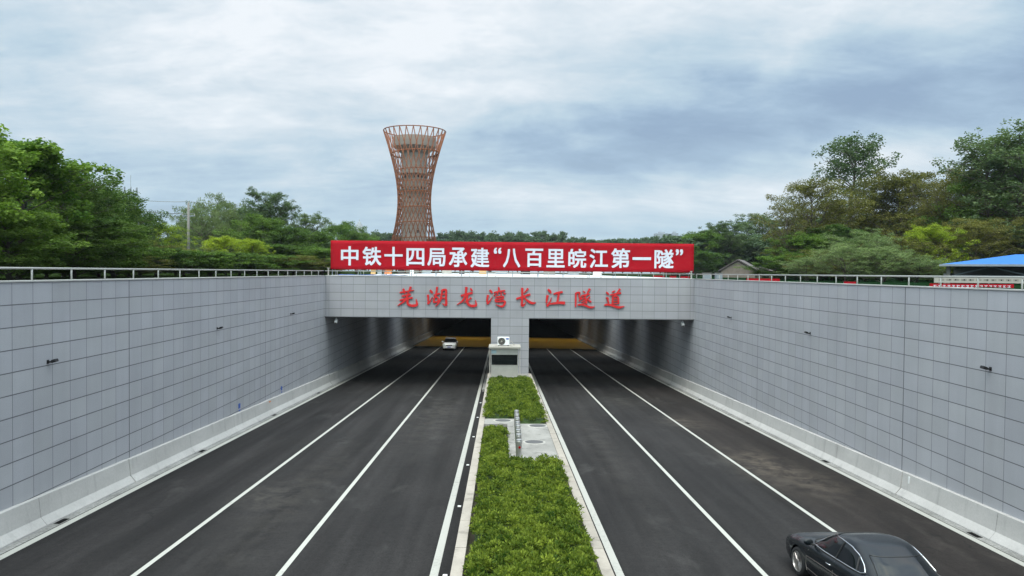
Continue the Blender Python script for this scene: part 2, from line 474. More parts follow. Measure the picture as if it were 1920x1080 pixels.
# ------------------------------------------------------------------ mesh helpers
class MB:
    def __init__(self):
        self.v, self.f = [], []

    def quad(self, a, b, c, d):
        n = len(self.v)
        self.v += [tuple(a), tuple(b), tuple(c), tuple(d)]
        self.f.append((n, n + 1, n + 2, n + 3))

    def box(self, x0, x1, y0, y1, z0, z1, mtx=None):
        n = len(self.v)
        for z in (z0, z1):
            for x, y in ((x0, y0), (x1, y0), (x1, y1), (x0, y1)):
                p = Vector((x, y, z))
                if mtx is not None:
                    p = mtx @ p
                self.v.append(tuple(p))
        for q in ((3, 2, 1, 0), (4, 5, 6, 7), (0, 1, 5, 4), (1, 2, 6, 5), (2, 3, 7, 6), (3, 0, 4, 7)):
            self.f.append(tuple(n + i for i in q))

    def tube(self, pts, rad, seg=6, caps=True, closed=False):
        pts = [Vector(p) for p in pts]
        if not hasattr(rad, '__len__'):
            rad = [rad] * len(pts)
        n0 = len(self.v)
        N = len(pts)
        prev = None
        for i, p in enumerate(pts):
            if closed:
                t = pts[(i + 1) % N] - pts[i - 1]
            else:
                t = pts[min(i + 1, N - 1)] - pts[max(i - 1, 0)]
            t.normalize()
            if prev is None:
                a = t.cross(Vector((0, 0, 1)))
                if a.length < 1e-3:
                    a = t.cross(Vector((1, 0, 0)))
            else:
                a = prev - t * prev.dot(t)
            a.normalize()
            prev = a
            b = t.cross(a)
            for k in range(seg):
                an = 2 * math.pi * k / seg
                self.v.append(tuple(p + (a * math.cos(an) + b * math.sin(an)) * rad[i]))
        rr = N if closed else N - 1
        for i in range(rr):
            j = (i + 1) % N
            for k in range(seg):
                k2 = (k + 1) % seg
                self.f.append((n0 + i * seg + k, n0 + i * seg + k2, n0 + j * seg + k2, n0 + j * seg + k))
        if caps and not closed:
            self.f.append(tuple(n0 + k for k in reversed(range(seg))))
            self.f.append(tuple(n0 + (N - 1) * seg + k for k in range(seg)))

    def lathe(self, prof, seg=24, cx=0, cy=0, cz=0, mtx=None):
        """prof: list of (r, z)"""
        n0 = len(self.v)
        for r, z in prof:
            for k in range(seg):
                a = 2 * math.pi * k / seg
                p = Vector((cx + r * math.cos(a), cy + r * math.sin(a), cz + z))
                if mtx is not None:
                    p = mtx @ p
                self.v.append(tuple(p))
        for i in range(len(prof) - 1):
            for k in range(seg):
                k2 = (k + 1) % seg
                self.f.append((n0 + i * seg + k, n0 + i * seg + k2, n0 + (i + 1) * seg + k2, n0 + (i + 1) * seg + k))
        self.f.append(tuple(n0 + k for k in reversed(range(seg))))
        self.f.append(tuple(n0 + (len(prof) - 1) * seg + k for k in range(seg)))

    def prism(self, poly, axis, a, b):
        """poly of 2D points extruded along axis between a and b"""
        n0 = len(self.v)
        N = len(poly)
        for t in (a, b):
            for p, q in poly:
                self.v.append({'X': (t, p, q), 'Y': (p, t, q), 'Z': (p, q, t)}[axis])
        self.f.append(tuple(n0 + i for i in reversed(range(N))))
        self.f.append(tuple(n0 + N + i for i in range(N)))
        for i in range(N):
            j = (i + 1) % N
            self.f.append((n0 + i, n0 + j, n0 + N + j, n0 + N + i))

    def mesh(self, name, material, smooth=False, bevel=0.0, fix=True):
        me = bpy.data.meshes.new(name)
        me.from_pydata(self.v, [], self.f)
        if fix or bevel:
            bm = bmesh.new()
            bm.from_mesh(me)
            if bevel:
                bmesh.ops.remove_doubles(bm, verts=bm.verts, dist=1e-5)
                ed = [e for e in bm.edges if len(e.link_faces) == 2 and e.calc_face_angle(0) > 0.5]
                bmesh.ops.bevel(bm, geom=ed, offset=bevel, segments=2, profile=0.5, affect='EDGES')
            bmesh.ops.recalc_face_normals(bm, faces=bm.faces)
            bm.to_mesh(me)
            bm.free()
        me.materials.append(material)
        if smooth:
            me.polygons.foreach_set('use_smooth', [True] * len(me.polygons))
        return me

    def build(self, name, material, parent=None, smooth=False, bevel=0.0, fix=True):
        o = bpy.data.objects.new(name, self.mesh(name, material, smooth, bevel, fix))
        COL.objects.link(o)
        if parent is not None:
            o.parent = parent
        return o


def tag(o, label=None, cat=None, group=None, kind=None):
    if label:
        o['label'] = label
    if cat:
        o['category'] = cat
    if group:
        o['group'] = group
    if kind:
        o['kind'] = kind
    return o


def empty(name, loc=(0, 0, 0), rz=0.0):
    o = bpy.data.objects.new(name, None)
    COL.objects.link(o)
    o.location = loc
    o.rotation_euler = (0, 0, rz)
    return o


def copy_tree(o, parent=None):
    c = o.copy()
    COL.objects.link(c)
    if parent is not None:
        c.parent = parent
    for ch in list(o.children):
        copy_tree(ch, c)
    return c


def fast_mesh(name, verts, faces_n, material, tint=None, normals_up=False):
    """verts (N*k,3) grouped k per face"""
    k = faces_n
    nf = len(verts) // k
    me = bpy.data.meshes.new(name)
    me.vertices.add(len(verts))
    me.vertices.foreach_set('co', np.asarray(verts, dtype=np.float32).ravel())
    me.loops.add(nf * k)
    me.loops.foreach_set('vertex_index', np.arange(nf * k, dtype=np.int32))
    me.polygons.add(nf)
    me.polygons.foreach_set('loop_start', np.arange(0, nf * k, k, dtype=np.int32))
    me.update(calc_edges=True)
    if tint is not None:
        at_ = me.attributes.new('tint', 'FLOAT', 'FACE')
        at_.data.foreach_set('value', np.asarray(tint, dtype=np.float32))
    me.materials.append(material)
    me.validate()
    return me


# ------------------------------------------------------------------ road, walls, portal
SL, CT = 0.0394, 0.0107
X_W = 13.65           # cladding faces
Y_F = 55.2            # portal face
Y0, Y1 = -150.0, 330.0


def zr(x, y):
    return -0.145 - SL * y - CT * (x + 0.65)


def strip(mb, xa, xb, ya, yb, dz, n=1):
    for i in range(n):
        a = ya + (yb - ya) * i / n
        b = ya + (yb - ya) * (i + 1) / n
        mb.quad((xa, a, zr(xa, a) + dz), (xb, a, zr(xb, a) + dz), (xb, b, zr(xb, b) + dz), (xa, b, zr(xa, b) + dz))


GZ = 5.86
gm = MB()
E = 1700
gm.quad((-E, -E, GZ), (-14.1, -E, GZ), (-14.1, E, GZ), (-E, E, GZ))
gm.quad((14.1, -E, GZ), (E, -E, GZ), (E, E, GZ), (14.1, E, GZ))
gm.quad((-14.1, -E, GZ), (14.1, -E, GZ), (14.1, Y0, GZ), (-14.1, Y0, GZ))
gm.quad((-14.1, Y1, GZ), (14.1, Y1, GZ), (14.1, E, GZ), (-14.1, E, GZ))
tag(gm.build('ground', M['ground'], fix=False), kind='structure')

rm = MB()
strip(rm, -13.9, 13.9, Y0, Y1, 0.0, 8)
tag(rm.build('road', M['asphalt'], fix=False), kind='structure')
ym = MB()
strip(ym, -13.3, 13.3, 106.0, 138.0, 0.004)
tag(ym.build('yellow_paving', M['yellow_paving'], fix=False), kind='structure')
lm = MB()
for s in (-1, 1):
    for xc, wd, yend in ((2.2, 0.20, 106), (5.83, 0.135, 106), (9.15, 0.135, 106), (12.92, 0.22, 106)):
        xc = xc + (0.07 if s > 0 and xc < 3 else 0.0)
        strip(lm, s * xc - wd / 2, s * xc + wd / 2, Y0, yend, 0.005, 4)
tag(lm.build('lane_marking', M['white_paint'], fix=False), kind='structure')
gt = MB()
for s in (-1, 1):
    a, b = sorted((s * 13.05, s * 13.62))
    strip(gt, a, b, Y0, 142.0, 0.012, 4)
tag(gt.build('gutter', M['gutter'], fix=False), kind='structure')
# walkway ledges along the centre wall in the tunnel
lg = MB()
for s in (-1, 1):
    xa, xb = sorted((s * 1.56, s * 2.0))
    ya, yb = 54.0, 120.0
    n = len(lg.v)
    for y in (ya, yb):
        for x, dz in ((xa, -0.2), (xb, -0.2), (xb, 0.16), (xa, 0.16)):
            lg.v.append((x, y, zr(x, y) + dz))
    for q in ((0, 1, 2, 3), (7, 6, 5, 4), (0, 4, 5, 1), (1, 5, 6, 2), (2, 6, 7, 3), (3, 7, 4, 0)):
        lg.f.append(tuple(n + i for i in q))
tag(lg.build('tunnel_kerb', M['gutter']), kind='structure')

ew = MB()
ew.box(-14.1, 14.1, Y1 + 0.01, Y1 + 0.5, -18, 5.84)  # unseen block added to keep sky light out of the tunnel's far end
tag(ew.build('tunnel_end_light_block', M['roofconc']), kind='structure')
# gutter inlets
def inlet(x, y):
    mb = MB()
    strip(mb, x - 0.09, x + 0.09, y - 0.26, y + 0.26, 0.018)
    o = mb.build('drain_inlet', M['dark'], fix=False)
    return o


for s, nm in ((-1, 'left'), (1, 'right')):
    for i, y in enumerate((11.5, 21.4, 31.4, 41.4, 51.4)):
        o = inlet(s * 13.18, y)
        tag(o, 'dark rectangular drain slot in the gutter below the %s barrier' % nm, 'drain', 'gutter drain slots along the %s barrier' % nm)

# retaining walls
for s, nm in ((-1, 'left'), (1, 'right')):
    e = empty('retaining_wall', (s * X_W, 0, 0))
    tag(e, 'long grey stone tiled retaining wall along the %s carriageway' % nm, 'wall')
    mb = MB()
    a, b = sorted((0.0, s * 0.45))
    mb.box(a, b, Y0, Y1, -16, ZT)
    mb.build('cladding', M['tile_side'], e)
    cb = MB()
    a, b = sorted((-s * 0.03, s * 0.47))
    cb.box(a, b, Y0, 55.15, ZT + 0.002, ZT + 0.042)
    cb.build('coping', M['cap'], e)

# portal: T-shaped face, centre wall behind
pe = empty('tunnel_portal', (0, Y_F, 0))
tag(pe, 'grey tiled tunnel portal with wide lintel over two openings and centre pier', 'tunnel portal')
mb = MB()
zb = ZT - 5 * TH
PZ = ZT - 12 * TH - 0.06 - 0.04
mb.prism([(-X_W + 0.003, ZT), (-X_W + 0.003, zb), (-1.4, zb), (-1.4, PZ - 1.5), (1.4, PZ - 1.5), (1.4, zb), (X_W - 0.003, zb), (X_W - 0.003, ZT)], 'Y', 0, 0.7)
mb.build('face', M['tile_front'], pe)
mb = MB()
mb.box(-1.3, 1.3, 0.71, Y1 - Y_F, -18, zb + 2.5)
mb.build('centre_wall', M['roofconc'], pe)
mb = MB()
mb.box(-X_W + 0.005, X_W - 0.005, -0.03, 0.72, ZT + 0.002, ZT + 0.05)
mb.build('coping', M['cap'], pe)
mb = MB()
mb.box(-X_W + 0.004, -1.405, -0.012, 0.69, zb - 0.05, zb - 0.002)
mb.box(1.405, X_W - 0.004, -0.012, 0.69, zb - 0.05, zb - 0.002)
mb.build('soffit_trim', M['black'], pe)

# roof slabs behind the portal with light slots between them
SLOTS = [(60.6, 1.9), (75.2, 1.9), (92.6, 5.6), (113.0, 1.3), (126.0, 2.8)]  # third slot widened so that more daylight falls on the white car
ys = Y_F + 0.72
k = 0
for sy, sw in SLOTS + [(400, 0)]:
    ye = sy - sw / 2 if sy < 390 else Y1
    mb = MB()
    mb.box(-X_W + 0.01, X_W - 0.01, ys, ye, 4.6, 5.98)
    e = mb.build('roof_slab', M['roofconc'])
    w2 = MB()
    w2.box(-X_W + 0.2, X_W - 0.2, ys + 0.06, min(ye, 150) - 0.06, 5.985, 6.07)
    w2.build('white_cover', M['white_roof'], e)
    tag(e, 'flat tunnel roof slab with a white cover behind the portal lintel', 'roof slab', 'roof slabs over the tunnel mouth')
    ys = sy + sw / 2
    k += 1

# barriers: one object per cast length
def barrier_seg(s, ya, yb):
    prof = [(13.30, -0.12), (13.30, 0.05), (13.47, 0.26), (13.53, 0.815), (13.55, 0.83), (13.645, 0.83), (13.645, -0.12)]
    mb = MB()
    dx_ = 0.022 if int(ya / 15) % 2 else 0.0
    for y in (ya + 0.015, yb - 0.015):
        for x, z in prof:
            mb.v.append((s * (x - dx_), y, zr(s * 13.4, y) + z))
    N = len(prof)
    mb.f.append(tuple(range(N)))
    mb.f.append(tuple(range(2 * N - 1, N - 1, -1)))
    for i in range(N):
        j = (i + 1) % N
        mb.f.append((i, j, N + j, N + i))
    o = mb.build('concrete_barrier', M['barrier'])
    # cast joints: hairline grooves
    c = MB()
    y = ya + 5.0
    while y < yb - 1:
        for i in (2, 1):
            p, q = prof[i], prof[i + 1]
            c.quad((s * (p[0] - 0.004 - dx_), y, zr(s * 13.4, y) + p[1]), (s * (p[0] - 0.004 - dx_), y + 0.02, zr(s * 13.4, y) + p[1]),
                   (s * (q[0] - 0.004 - dx_), y + 0.02, zr(s * 13.4, y) + q[1]), (s * (q[0] - 0.004 - dx_), y, zr(s * 13.4, y) + q[1]))
        y += 5.05
    c.build('cast_joint', M['gutter'], o, fix=False)['kind'] = 'stuff'
    return o


ORD = ['nearest the camera', 'second from the camera', 'third from the camera', 'just outside the portal', 'just inside the tunnel mouth', 'deeper in the tunnel', 'deepest in the tunnel']
for s, nm in ((-1, 'left'), (1, 'right')):
    edges = [10.85 + 15.1 * i for i in range(-1, 9)] + [141.0]
    for i in range(len(edges) - 1):
        o = barrier_seg(s, edges[i], edges[i + 1])
        yb = edges[i + 1]
        names = {0: 'nearest length of pale concrete barrier at the foot of the %s wall',
                 1: 'second length of pale concrete barrier from the front, foot of %s wall',
                 2: 'third length of pale concrete barrier from the front, foot of %s wall',
                 3: 'pale concrete barrier length at the %s wall running under the portal lintel'}
        lab = names.get(i, 'shaded concrete barrier length inside the tunnel along the %s wall') % nm
        tag(o, lab, 'barrier', 'concrete barriers along the %s wall' % nm)

# central median: raised planter box
mh = 1.20
MZ = lambda y: 6.4 - 5.31 - SL * y
ME = Y_F


def sloped_box(mb, xa, xb, ya, yb, zlo, zhi):
    n = len(mb.v)
    for y in (ya, yb):
        for x, dz in ((xa, zlo), (xb, zlo), (xb, zhi), (xa, zhi)):
            mb.v.append((x, y, MZ(y) + dz))
    for q in ((0, 1, 2, 3), (7, 6, 5, 4), (0, 4, 5, 1), (1, 5, 6, 2), (2, 6, 7, 3), (3, 7, 4, 0)):
        mb.f.append(tuple(n + i for i in q))


md = MB()
sloped_box(md, -1.36, 1.36, -40, Y_F - 0.003, -2.0, -0.16)
tag(md.build('median', M['soil']), kind='structure')
kb = MB()
y = -40.0
while y < Y_F - 0.1:
    y2 = min(y + 1.98, Y_F - 0.005)
    for s in (-1, 1):
        a, b = sorted((s * 1.365, s * 1.60))
        sloped_box(kb, a, b, y, y2, -2.0, 0.0 if int(y * 3) % 7 else -0.004)
    y += 2.0
tag(kb.build('median_kerb', M['kerb']), kind='structure')
sb = MB()
sloped_box(sb, -0.35, 1.36, 24.2, 32.5, -0.14, -0.02)
sloped_box(sb, -1.36, -0.35, 32.4, 33.9, -0.14, -0.024)
sloped_box(sb, -0.345, 0.1, 32.51, 33.9, -0.14, -0.022)
sloped_box(sb, -1.36, 1.36, 50.0, Y_F - 0.004, -0.14, -0.015)
tag(sb.build('median_paving', M['slab']), kind='structure')

# road studs beside the median
for y in (17.6, 23.6, 29.6, 35.8, 41.8, 47.9):
    mb = MB()
    x = -1.93
    mb.box(x - 0.055, x + 0.055, y - 0.05, y + 0.05, zr(x, y) - 0.01, zr(x, y) + 0.03)
    o = mb.build('road_stud', M['white'], bevel=0.008)
    tag(o, 'small white reflective stud on the dark strip left of the median kerb', 'road stud', 'road studs beside the median')


# ------------------------------------------------------------------ railings
def railing(name, label, p0, p1, spacing, first, h, r_top, r_post, out):
    e = empty(name, p0)
    tag(e, label, 'railing')
    L = (Vector(p1) - Vector(p0)).length
    d = (Vector(p1) - Vector(p0)).normalized()
    ang = math.atan2(d.y, d.x)
    e.rotation_euler = (0, 0, ang)
    tb = MB()
    tb.tube([(0, 0, h), (L, 0, h)], r_top, 10)
    tb.build('top_rail', M['rail'], e, smooth=True)
    pm = None
    t = first
    while t < L:
        if pm is None:
            mb = MB()
            mb.tube([(0, 0, 0), (0, 0, h - r_top * 0.8)], r_post, 8)
            pm = mb.mesh('post', M['rail'], smooth=True)
        o = bpy.data.objects.new('post', pm)
        COL.objects.link(o)
        o.parent = e
        o.location = (t, 0, 0)
        t += spacing
    return e


zc = ZT + 0.042
railing('railing', 'pale metal handrail on top of the left retaining wall', (-X_W - 0.2, -8, zc), (-X_W - 0.2, 55.5, zc), 1.93, 8 + 21.17 - 1.93 * 14, 0.34, 0.030, 0.026, -1)
railing('railing', 'pale metal handrail on top of the right retaining wall', (X_W + 0.2, -8, zc), (X_W + 0.2, 55.5, zc), 1.93, 8 + 20.6 - 1.93 * 14, 0.34, 0.030, 0.026, 1)
railing('railing', 'thin metal handrail across the portal lintel below the red banner', (-X_W - 0.1, Y_F + 0.35, ZT + 0.05), (X_W + 0.1, Y_F + 0.35, ZT + 0.05), 1.96, 0.9, 0.33, 0.026, 0.018, 0)
for s, nm in ((-1, 'left'), (1, 'right')):
    mb = MB()
    mb.lathe([(0.06, 0), (0.06, 0.02), (0.05, 0.03), (0.05, 0.50), (0.10, 0.52), (0.10, 0.56)], 10, s * (X_W - 0.1), Y_F + 0.55, ZT + 0.05)
    tag(mb.build('corner_post', M['offwhite'], smooth=False), 'short white corner post with cap at the banner\'s lower %s end' % nm, 'post')

# ------------------------------------------------------------------ banner with lettering
YB = 56.7
b00, b11 = at(620, 505, YB), at(1300.5, 511.5, YB)
zlo, zhi = 0.5 * (at(620, 504.5, YB).z + at(1300, 511.5, YB).z), 0.5 * (at(620, 450.5, YB).z + at(1300, 457.5, YB).z)
be = empty('banner', (0, YB, zlo))
tag(be, 'long red banner with white Chinese characters above the tunnel portal', 'banner')
xa, xb = b00.x, b11.x
bh = zhi - zlo
nx, nz = 90, 8
v, f = [], []
rnd = random.Random(5)
for j in range(nz + 1):
    for i in range(nx + 1):
        t = i / nx
        x = xa + (xb - xa) * t
        y = 0.012 * math.sin(t * 60 + j * 0.7) + 0.014 * math.sin(t * 23 + j) + 0.006 * math.sin(t * 150 - j * 1.4)
        v.append((x, y, bh * j / nz))
for j in range(nz):
    for i in range(nx):
        a = j * (nx + 1) + i
        f.append((a, a + 1, a + nx + 2, a + nx + 1))
mb = MB()
mb.v, mb.f = v, f
cl = mb.build('cloth', M['red_banner'], be, smooth=True, fix=False)
mod = cl.modifiers.new('thick', 'SOLIDIFY')
mod.thickness = 0.02
mod.offset = -1
fr = MB()
for x in np.linspace(xa + 0.1, xb - 0.1, 15):
    fr.tube([(x, 0.12, -0.45), (x, 0.12, bh)], 0.025, 6)
    fr.tube([(x, 0.12, bh * 0.75), (x, 1.3, -0.5)], 0.025, 6)
for z in (0.05, bh * 0.5, bh - 0.05):
    fr.tube([(xa, 0.14, z), (xb, 0.14, z)], 0.025, 6)
fr.build('scaffold', M['mast'], be)


def text_mesh(s, size, bold, name, material):
    cu = bpy.data.curves.new(name, 'FONT')
    cu.body = s
    cu.size = size
    cu.offset = bold
    cu.extrude = 0.004
    cu.align_x = 'LEFT'
    cu.resolution_u = 3
    o = bpy.data.objects.new(name, cu)
    COL.objects.link(o)
    dg = bpy.context.evaluated_depsgraph_get()
    me = bpy.data.meshes.new_from_object(o.evaluated_get(dg))
    bpy.data.objects.remove(o)
    me.materials.clear()
    me.materials.append(material)
    return me


def place_glyphs(chars, boxes, Y, parent, base, mat_, bold):
    """each glyph fitted into its photo box on the plane Y; heavier strokes from shifted copies; one lettering mesh"""
    V_, F_ = [], []
    k = 0
    for i, (ch, bx) in enumerate(zip(chars, boxes)):
        me = text_mesh(ch, 1.0, 0.0, 'glyph', mat_)
        co = np.zeros(len(me.vertices) * 3)
        me.vertices.foreach_get('co', co)
        co = co.reshape(-1, 3)
        lo, hi = co.min(0), co.max(0)
        p, q = at(bx[0], bx[3], Y), at(bx[2], bx[1], Y)
        for si, (sx, sy) in enumerate(((-1, -1), (1, -1), (1, 1), (-1, 1), (0, 1), (0, -1), (1, 0), (-1, 0))):
            n = len(V_)
            for c in co:
                fx = (c[0] - lo[0]) / max(hi[0] - lo[0], 1e-6)
                fy = (c[1] - lo[1]) / max(hi[1] - lo[1], 1e-6)
                fx = p.x + bold + (q.x - p.x - 2 * bold) * fx + sx * bold
                fy = p.z + bold + (q.z - p.z - 2 * bold) * fy + sy * bold
                V_.append((fx - base[0], -0.035 - c[2] - 0.0006 * si, fy - base[2]))
            for pl in me.polygons:
                F_.append(tuple(n + k for k in pl.vertices))
        bpy.data.meshes.remove(me)
    mb = MB()
    mb.v, mb.f = V_, F_
    return mb.build('lettering', mat_, parent, fix=True)


K = 340 / 1920.0
S1 = 720 / 1920.0
chars1 = '中铁十四局承建“八百里皖江第一隧”'
bx = []
for (x0, x1, y0, y1) in ((105, 193, 85, 180), (213, 307, 88, 180), (322, 414, 88, 182), (432, 522, 95, 182), (537, 628, 95, 184), (645, 737, 92, 188), (753, 847, 93, 190),
                         (869, 907, 92, 122), (915, 1002, 97, 190), (1026, 1116, 97, 188), (1132, 1224, 99, 190), (1241, 1332, 98, 192), (1347, 1440, 99, 192), (1455, 1550, 96, 193), (1562, 1655, 140, 153), (1671, 1768, 101, 195), (1778, 1815, 100, 130)):
    bx.append((600 + x0 * S1, 430 + y0 * S1, 600 + x1 * S1, 430 + y1 * S1))
place_glyphs(chars1, bx, YB, be, (0, YB, zlo), M['banner_white'], 0.028)

# ------------------------------------------------------------------ brush lettering on the lintel
BR = {
    0: [[(85, 162, 20), (150, 150, 26), (225, 140, 24), (315, 122, 14)], [(140, 98, 34), (158, 135, 26), (165, 180, 16)], [(265, 65, 36), (250, 110, 28), (215, 180, 16)],
        [(120, 222, 24), (190, 205, 26), (262, 190, 34)], [(85, 288, 22), (180, 262, 28), (296, 245, 30)], [(222, 185, 24), (205, 240, 34), (150, 315, 34), (50, 375, 10)],
        [(225, 250, 26), (208, 310, 34), (222, 355, 40), (270, 378, 38), (340, 375, 44), (372, 360, 40), (362, 310, 24), (352, 265, 8)]],
    1: [[(578, 120, 26), (605, 150, 40), (622, 175, 14)], [(545, 195, 34), (552, 250, 28), (548, 310, 20)], [(535, 340, 34), (560, 335, 34), (600, 270, 12), (620, 230, 6)],
        [(698, 68, 30), (685, 140, 30), (672, 235, 24)], [(640, 205, 22), (690, 190, 26), (742, 175, 22)], [(645, 245, 26), (640, 330, 26)], [(645, 240, 22), (718, 232, 24), (712, 320, 24)], [(640, 322, 24), (715, 310, 22)],
        [(780, 112, 26), (765, 230, 30), (735, 320, 30), (668, 388, 8)], [(760, 135, 26), (800, 112, 30), (850, 118, 34)], [(845, 115, 32), (842, 250, 30), (848, 360, 38), (835, 378, 26), (780, 335, 6)], [(772, 190, 16), (840, 182, 16)], [(770, 255, 16), (840, 248, 16)]],
    2: [[(1085, 215, 34), (1150, 195, 32), (1275, 165, 34)], [(1175, 70, 38), (1168, 150, 34), (1150, 240, 34), (1105, 310, 30), (1018, 362, 8)],
        [(1195, 195, 28), (1180, 270, 34), (1190, 335, 40), (1235, 380, 38), (1300, 380, 42), (1338, 372, 40), (1330, 325, 24), (1322, 280, 8)], [(1255, 245, 30), (1210, 285, 26), (1130, 325, 8)], [(1240, 90, 16), (1255, 115, 34), (1272, 140, 18)]],
    3: [[(1555, 118, 26), (1580, 148, 40), (1600, 172, 14)], [(1530, 200, 38), (1515, 260, 28), (1512, 320, 24)], [(1508, 345, 34), (1535, 330, 34), (1580, 265, 14), (1600, 225, 6)],
        [(1700, 72, 16), (1708, 100, 34), (1702, 140, 22)], [(1625, 162, 22), (1710, 142, 26), (1808, 128, 22)], [(1690, 150, 18), (1680, 205, 18)], [(1740, 145, 18), (1742, 205, 18)], [(1655, 180, 14), (1625, 215, 26)], [(1775, 165, 14), (1812, 185, 30)],
        [(1650, 238, 22), (1720, 228, 24), (1785, 222, 26), (1775, 262, 22)], [(1650, 275, 22), (1775, 262, 22)], [(1655, 265, 22), (1640, 312, 28), (1720, 305, 24), (1812, 295, 32), (1800, 350, 34), (1765, 392, 34), (1720, 385, 24), (1655, 358, 6)]],
}
BR2 = {
    4: [[(112, 258, 30), (200, 232, 30), (270, 205, 28), (335, 185, 34)], [(205, 82, 38), (208, 200, 34), (202, 310, 32), (200, 375, 44), (230, 362, 26), (265, 315, 6)], [(300, 90, 32), (270, 130, 24), (232, 168, 8)], [(235, 232, 22), (280, 280, 32), (340, 322, 42), (390, 330, 32), (425, 318, 6)]],
    5: [[(615, 105, 24), (645, 130, 46), (668, 172, 16)], [(612, 198, 40), (598, 270, 28), (592, 330, 22)], [(595, 375, 36), (625, 355, 36), (660, 280, 16), (675, 235, 6)], [(708, 182, 26), (770, 160, 30), (852, 148, 32)], [(790, 160, 32), (780, 240, 34), (765, 325, 32)], [(635, 342, 14), (720, 330, 34), (800, 318, 38), (890, 325, 46)]],
    6: [[(1062, 165, 28), (1062, 280, 26), (1058, 388, 20)], [(1060, 168, 26), (1110, 155, 28), (1132, 160, 26), (1105, 215, 18), (1138, 260, 26), (1110, 300, 16)], [(1180, 132, 14), (1205, 160, 30)], [(1285, 95, 34), (1265, 140, 28), (1235, 190, 14)], [(1145, 215, 22), (1210, 198, 24), (1285, 182, 22)],
        [(1235, 195, 20), (1200, 240, 22), (1150, 270, 8)], [(1195, 230, 20), (1238, 280, 28), (1228, 340, 24)], [(1225, 255, 16), (1190, 290, 20), (1150, 310, 8)], [(1235, 285, 16), (1205, 320, 20), (1160, 340, 8)], [(1285, 222, 24), (1245, 262, 10)], [(1240, 255, 14), (1285, 295, 30), (1310, 310, 22)],
        [(1140, 225, 30), (1150, 270, 16)], [(1092, 358, 22), (1150, 345, 28), (1220, 365, 30), (1285, 395, 34), (1330, 392, 26), (1365, 382, 6)]],
    7: [[(1550, 148, 16), (1568, 168, 36), (1590, 190, 14)], [(1545, 248, 26), (1580, 238, 26), (1572, 290, 26), (1590, 330, 20)], [(1520, 362, 24), (1570, 345, 34), (1640, 362, 30), (1720, 392, 40), (1780, 395, 34), (1840, 375, 6)], [(1640, 155, 14), (1668, 138, 26), (1690, 128, 10)], [(1770, 98, 30), (1745, 135, 24), (1715, 165, 10)],
        [(1610, 198, 20), (1690, 180, 26), (1785, 165, 28)], [(1700, 178, 16), (1680, 215, 18)], [(1652, 215, 26), (1648, 345, 26)], [(1650, 222, 22), (1745, 208, 26), (1742, 340, 26)], [(1655, 262, 14), (1740, 254, 14)], [(1655, 302, 14), (1740, 294, 14)], [(1655, 340, 16), (1740, 332, 16)]],
}
se = empty('tunnel_name_sign', (0, Y_F, 0))
tag(se, 'eight raised red brush style Chinese characters across the portal lintel', 'sign')


def brush_char(strokes, ox, oy, sc, idx):
    mb = MB()
    for si, st in enumerate(strokes):
        pts = []
        for a, b in zip(st[:-1], st[1:]):
            for q in range(3):
                t = q / 3.0
                pts.append([a[i] + (b[i] - a[i]) * t for i in range(3)])
        pts.append(list(st[-1]))
        # soften corners
        for _ in range(2):
            sm = [pts[0]] + [[(pts[i - 1][k] + 2 * pts[i][k] + pts[i + 1][k]) / 4 for k in range(3)] for i in range(1, len(pts) - 1)] + [pts[-1]]
            pts = sm
        W = [at(ox + p[0] / sc, oy + p[1] / sc, Y_F) for p in pts]
        wd = [max(p[2] * 1.02 / sc, 0.8) * Y_F / FPX * 0.5 for p in pts]
        N = len(W)
        yf, yk = -0.11 - 0.0018 * si, -0.01
        L_, R_ = [], []
        for i in range(N):
            t = W[min(i + 1, N - 1)] - W[max(i - 1, 0)]
            t.normalize()
            nrm = Vector((-t.z, 0, t.x))
            L_.append(W[i] + nrm * wd[i])
            R_.append(W[i] - nrm * wd[i])
        ring = L_ + R_[::-1]
        n = len(mb.v)
        for yy in (yf, yk):
            for p in ring:
                mb.v.append((p.x, yy, p.z))
        m_ = len(ring)
        for i in range(N - 1):
            j = 2 * N - 1 - i
            mb.f.append((n + i, n + i + 1, n + j - 1, n + j))
        for i in range(m_):
            j = (i + 1) % m_
            mb.f.append((n + i, n + m_ + i, n + m_ + j, n + j))
    return mb.build('character', M['red_letter'], se, fix=True)


for kx, st in BR.items():
    brush_char(st, 740, 530, 1920 / 220.0, kx)
for kx, st in BR2.items():
    brush_char(st, 955, 530, 1920 / 225.0, kx)


# ------------------------------------------------------------------ small wall fittings
def flood(s, y, z, label):
    e = empty('wall_floodlight', (s * X_W, y, z))
    tag(e, label, 'floodlight', 'black floodlights on the retaining walls')
    mb = MB()
    mb.box(*sorted((-s * 0.002, -s * 0.015)), -0.05, 0.05, -0.055, 0.055)
    a, b = sorted((-s * 0.015, -s * 0.13))
    mb.box(a, b, -0.025, 0.025, -0.025, 0.025)
    mb.build('bracket', M['black'], e)
    hb = MB()
    mt = Matrix.Translation((-s * 0.17, 0.06, 0.02)) @ Matrix.Rotation(s * R(20), 4, 'Y')
    hb.box(-0.065, 0.065, -0.085, 0.085, -0.035, 0.05, mt)
    hb.build('lamp_head', M['black'], e, bevel=0.015)
    gl = MB()
    gl.box(-0.05, 0.05, -0.06, 0.06, 0.051, 0.056, mt)
    gl.build('lens', M['mast'], e)
    return e


zl = ZT - 3.83 * TH
for s, nm in ((-1, 'left'), (1, 'right')):
    for y, wh in ((21.55, 'nearest'), (34.3, 'middle'), (46.2, 'farthest')):
        flood(s, y, zl, '%s of the three black floodlights on the %s tiled wall' % (wh, nm))

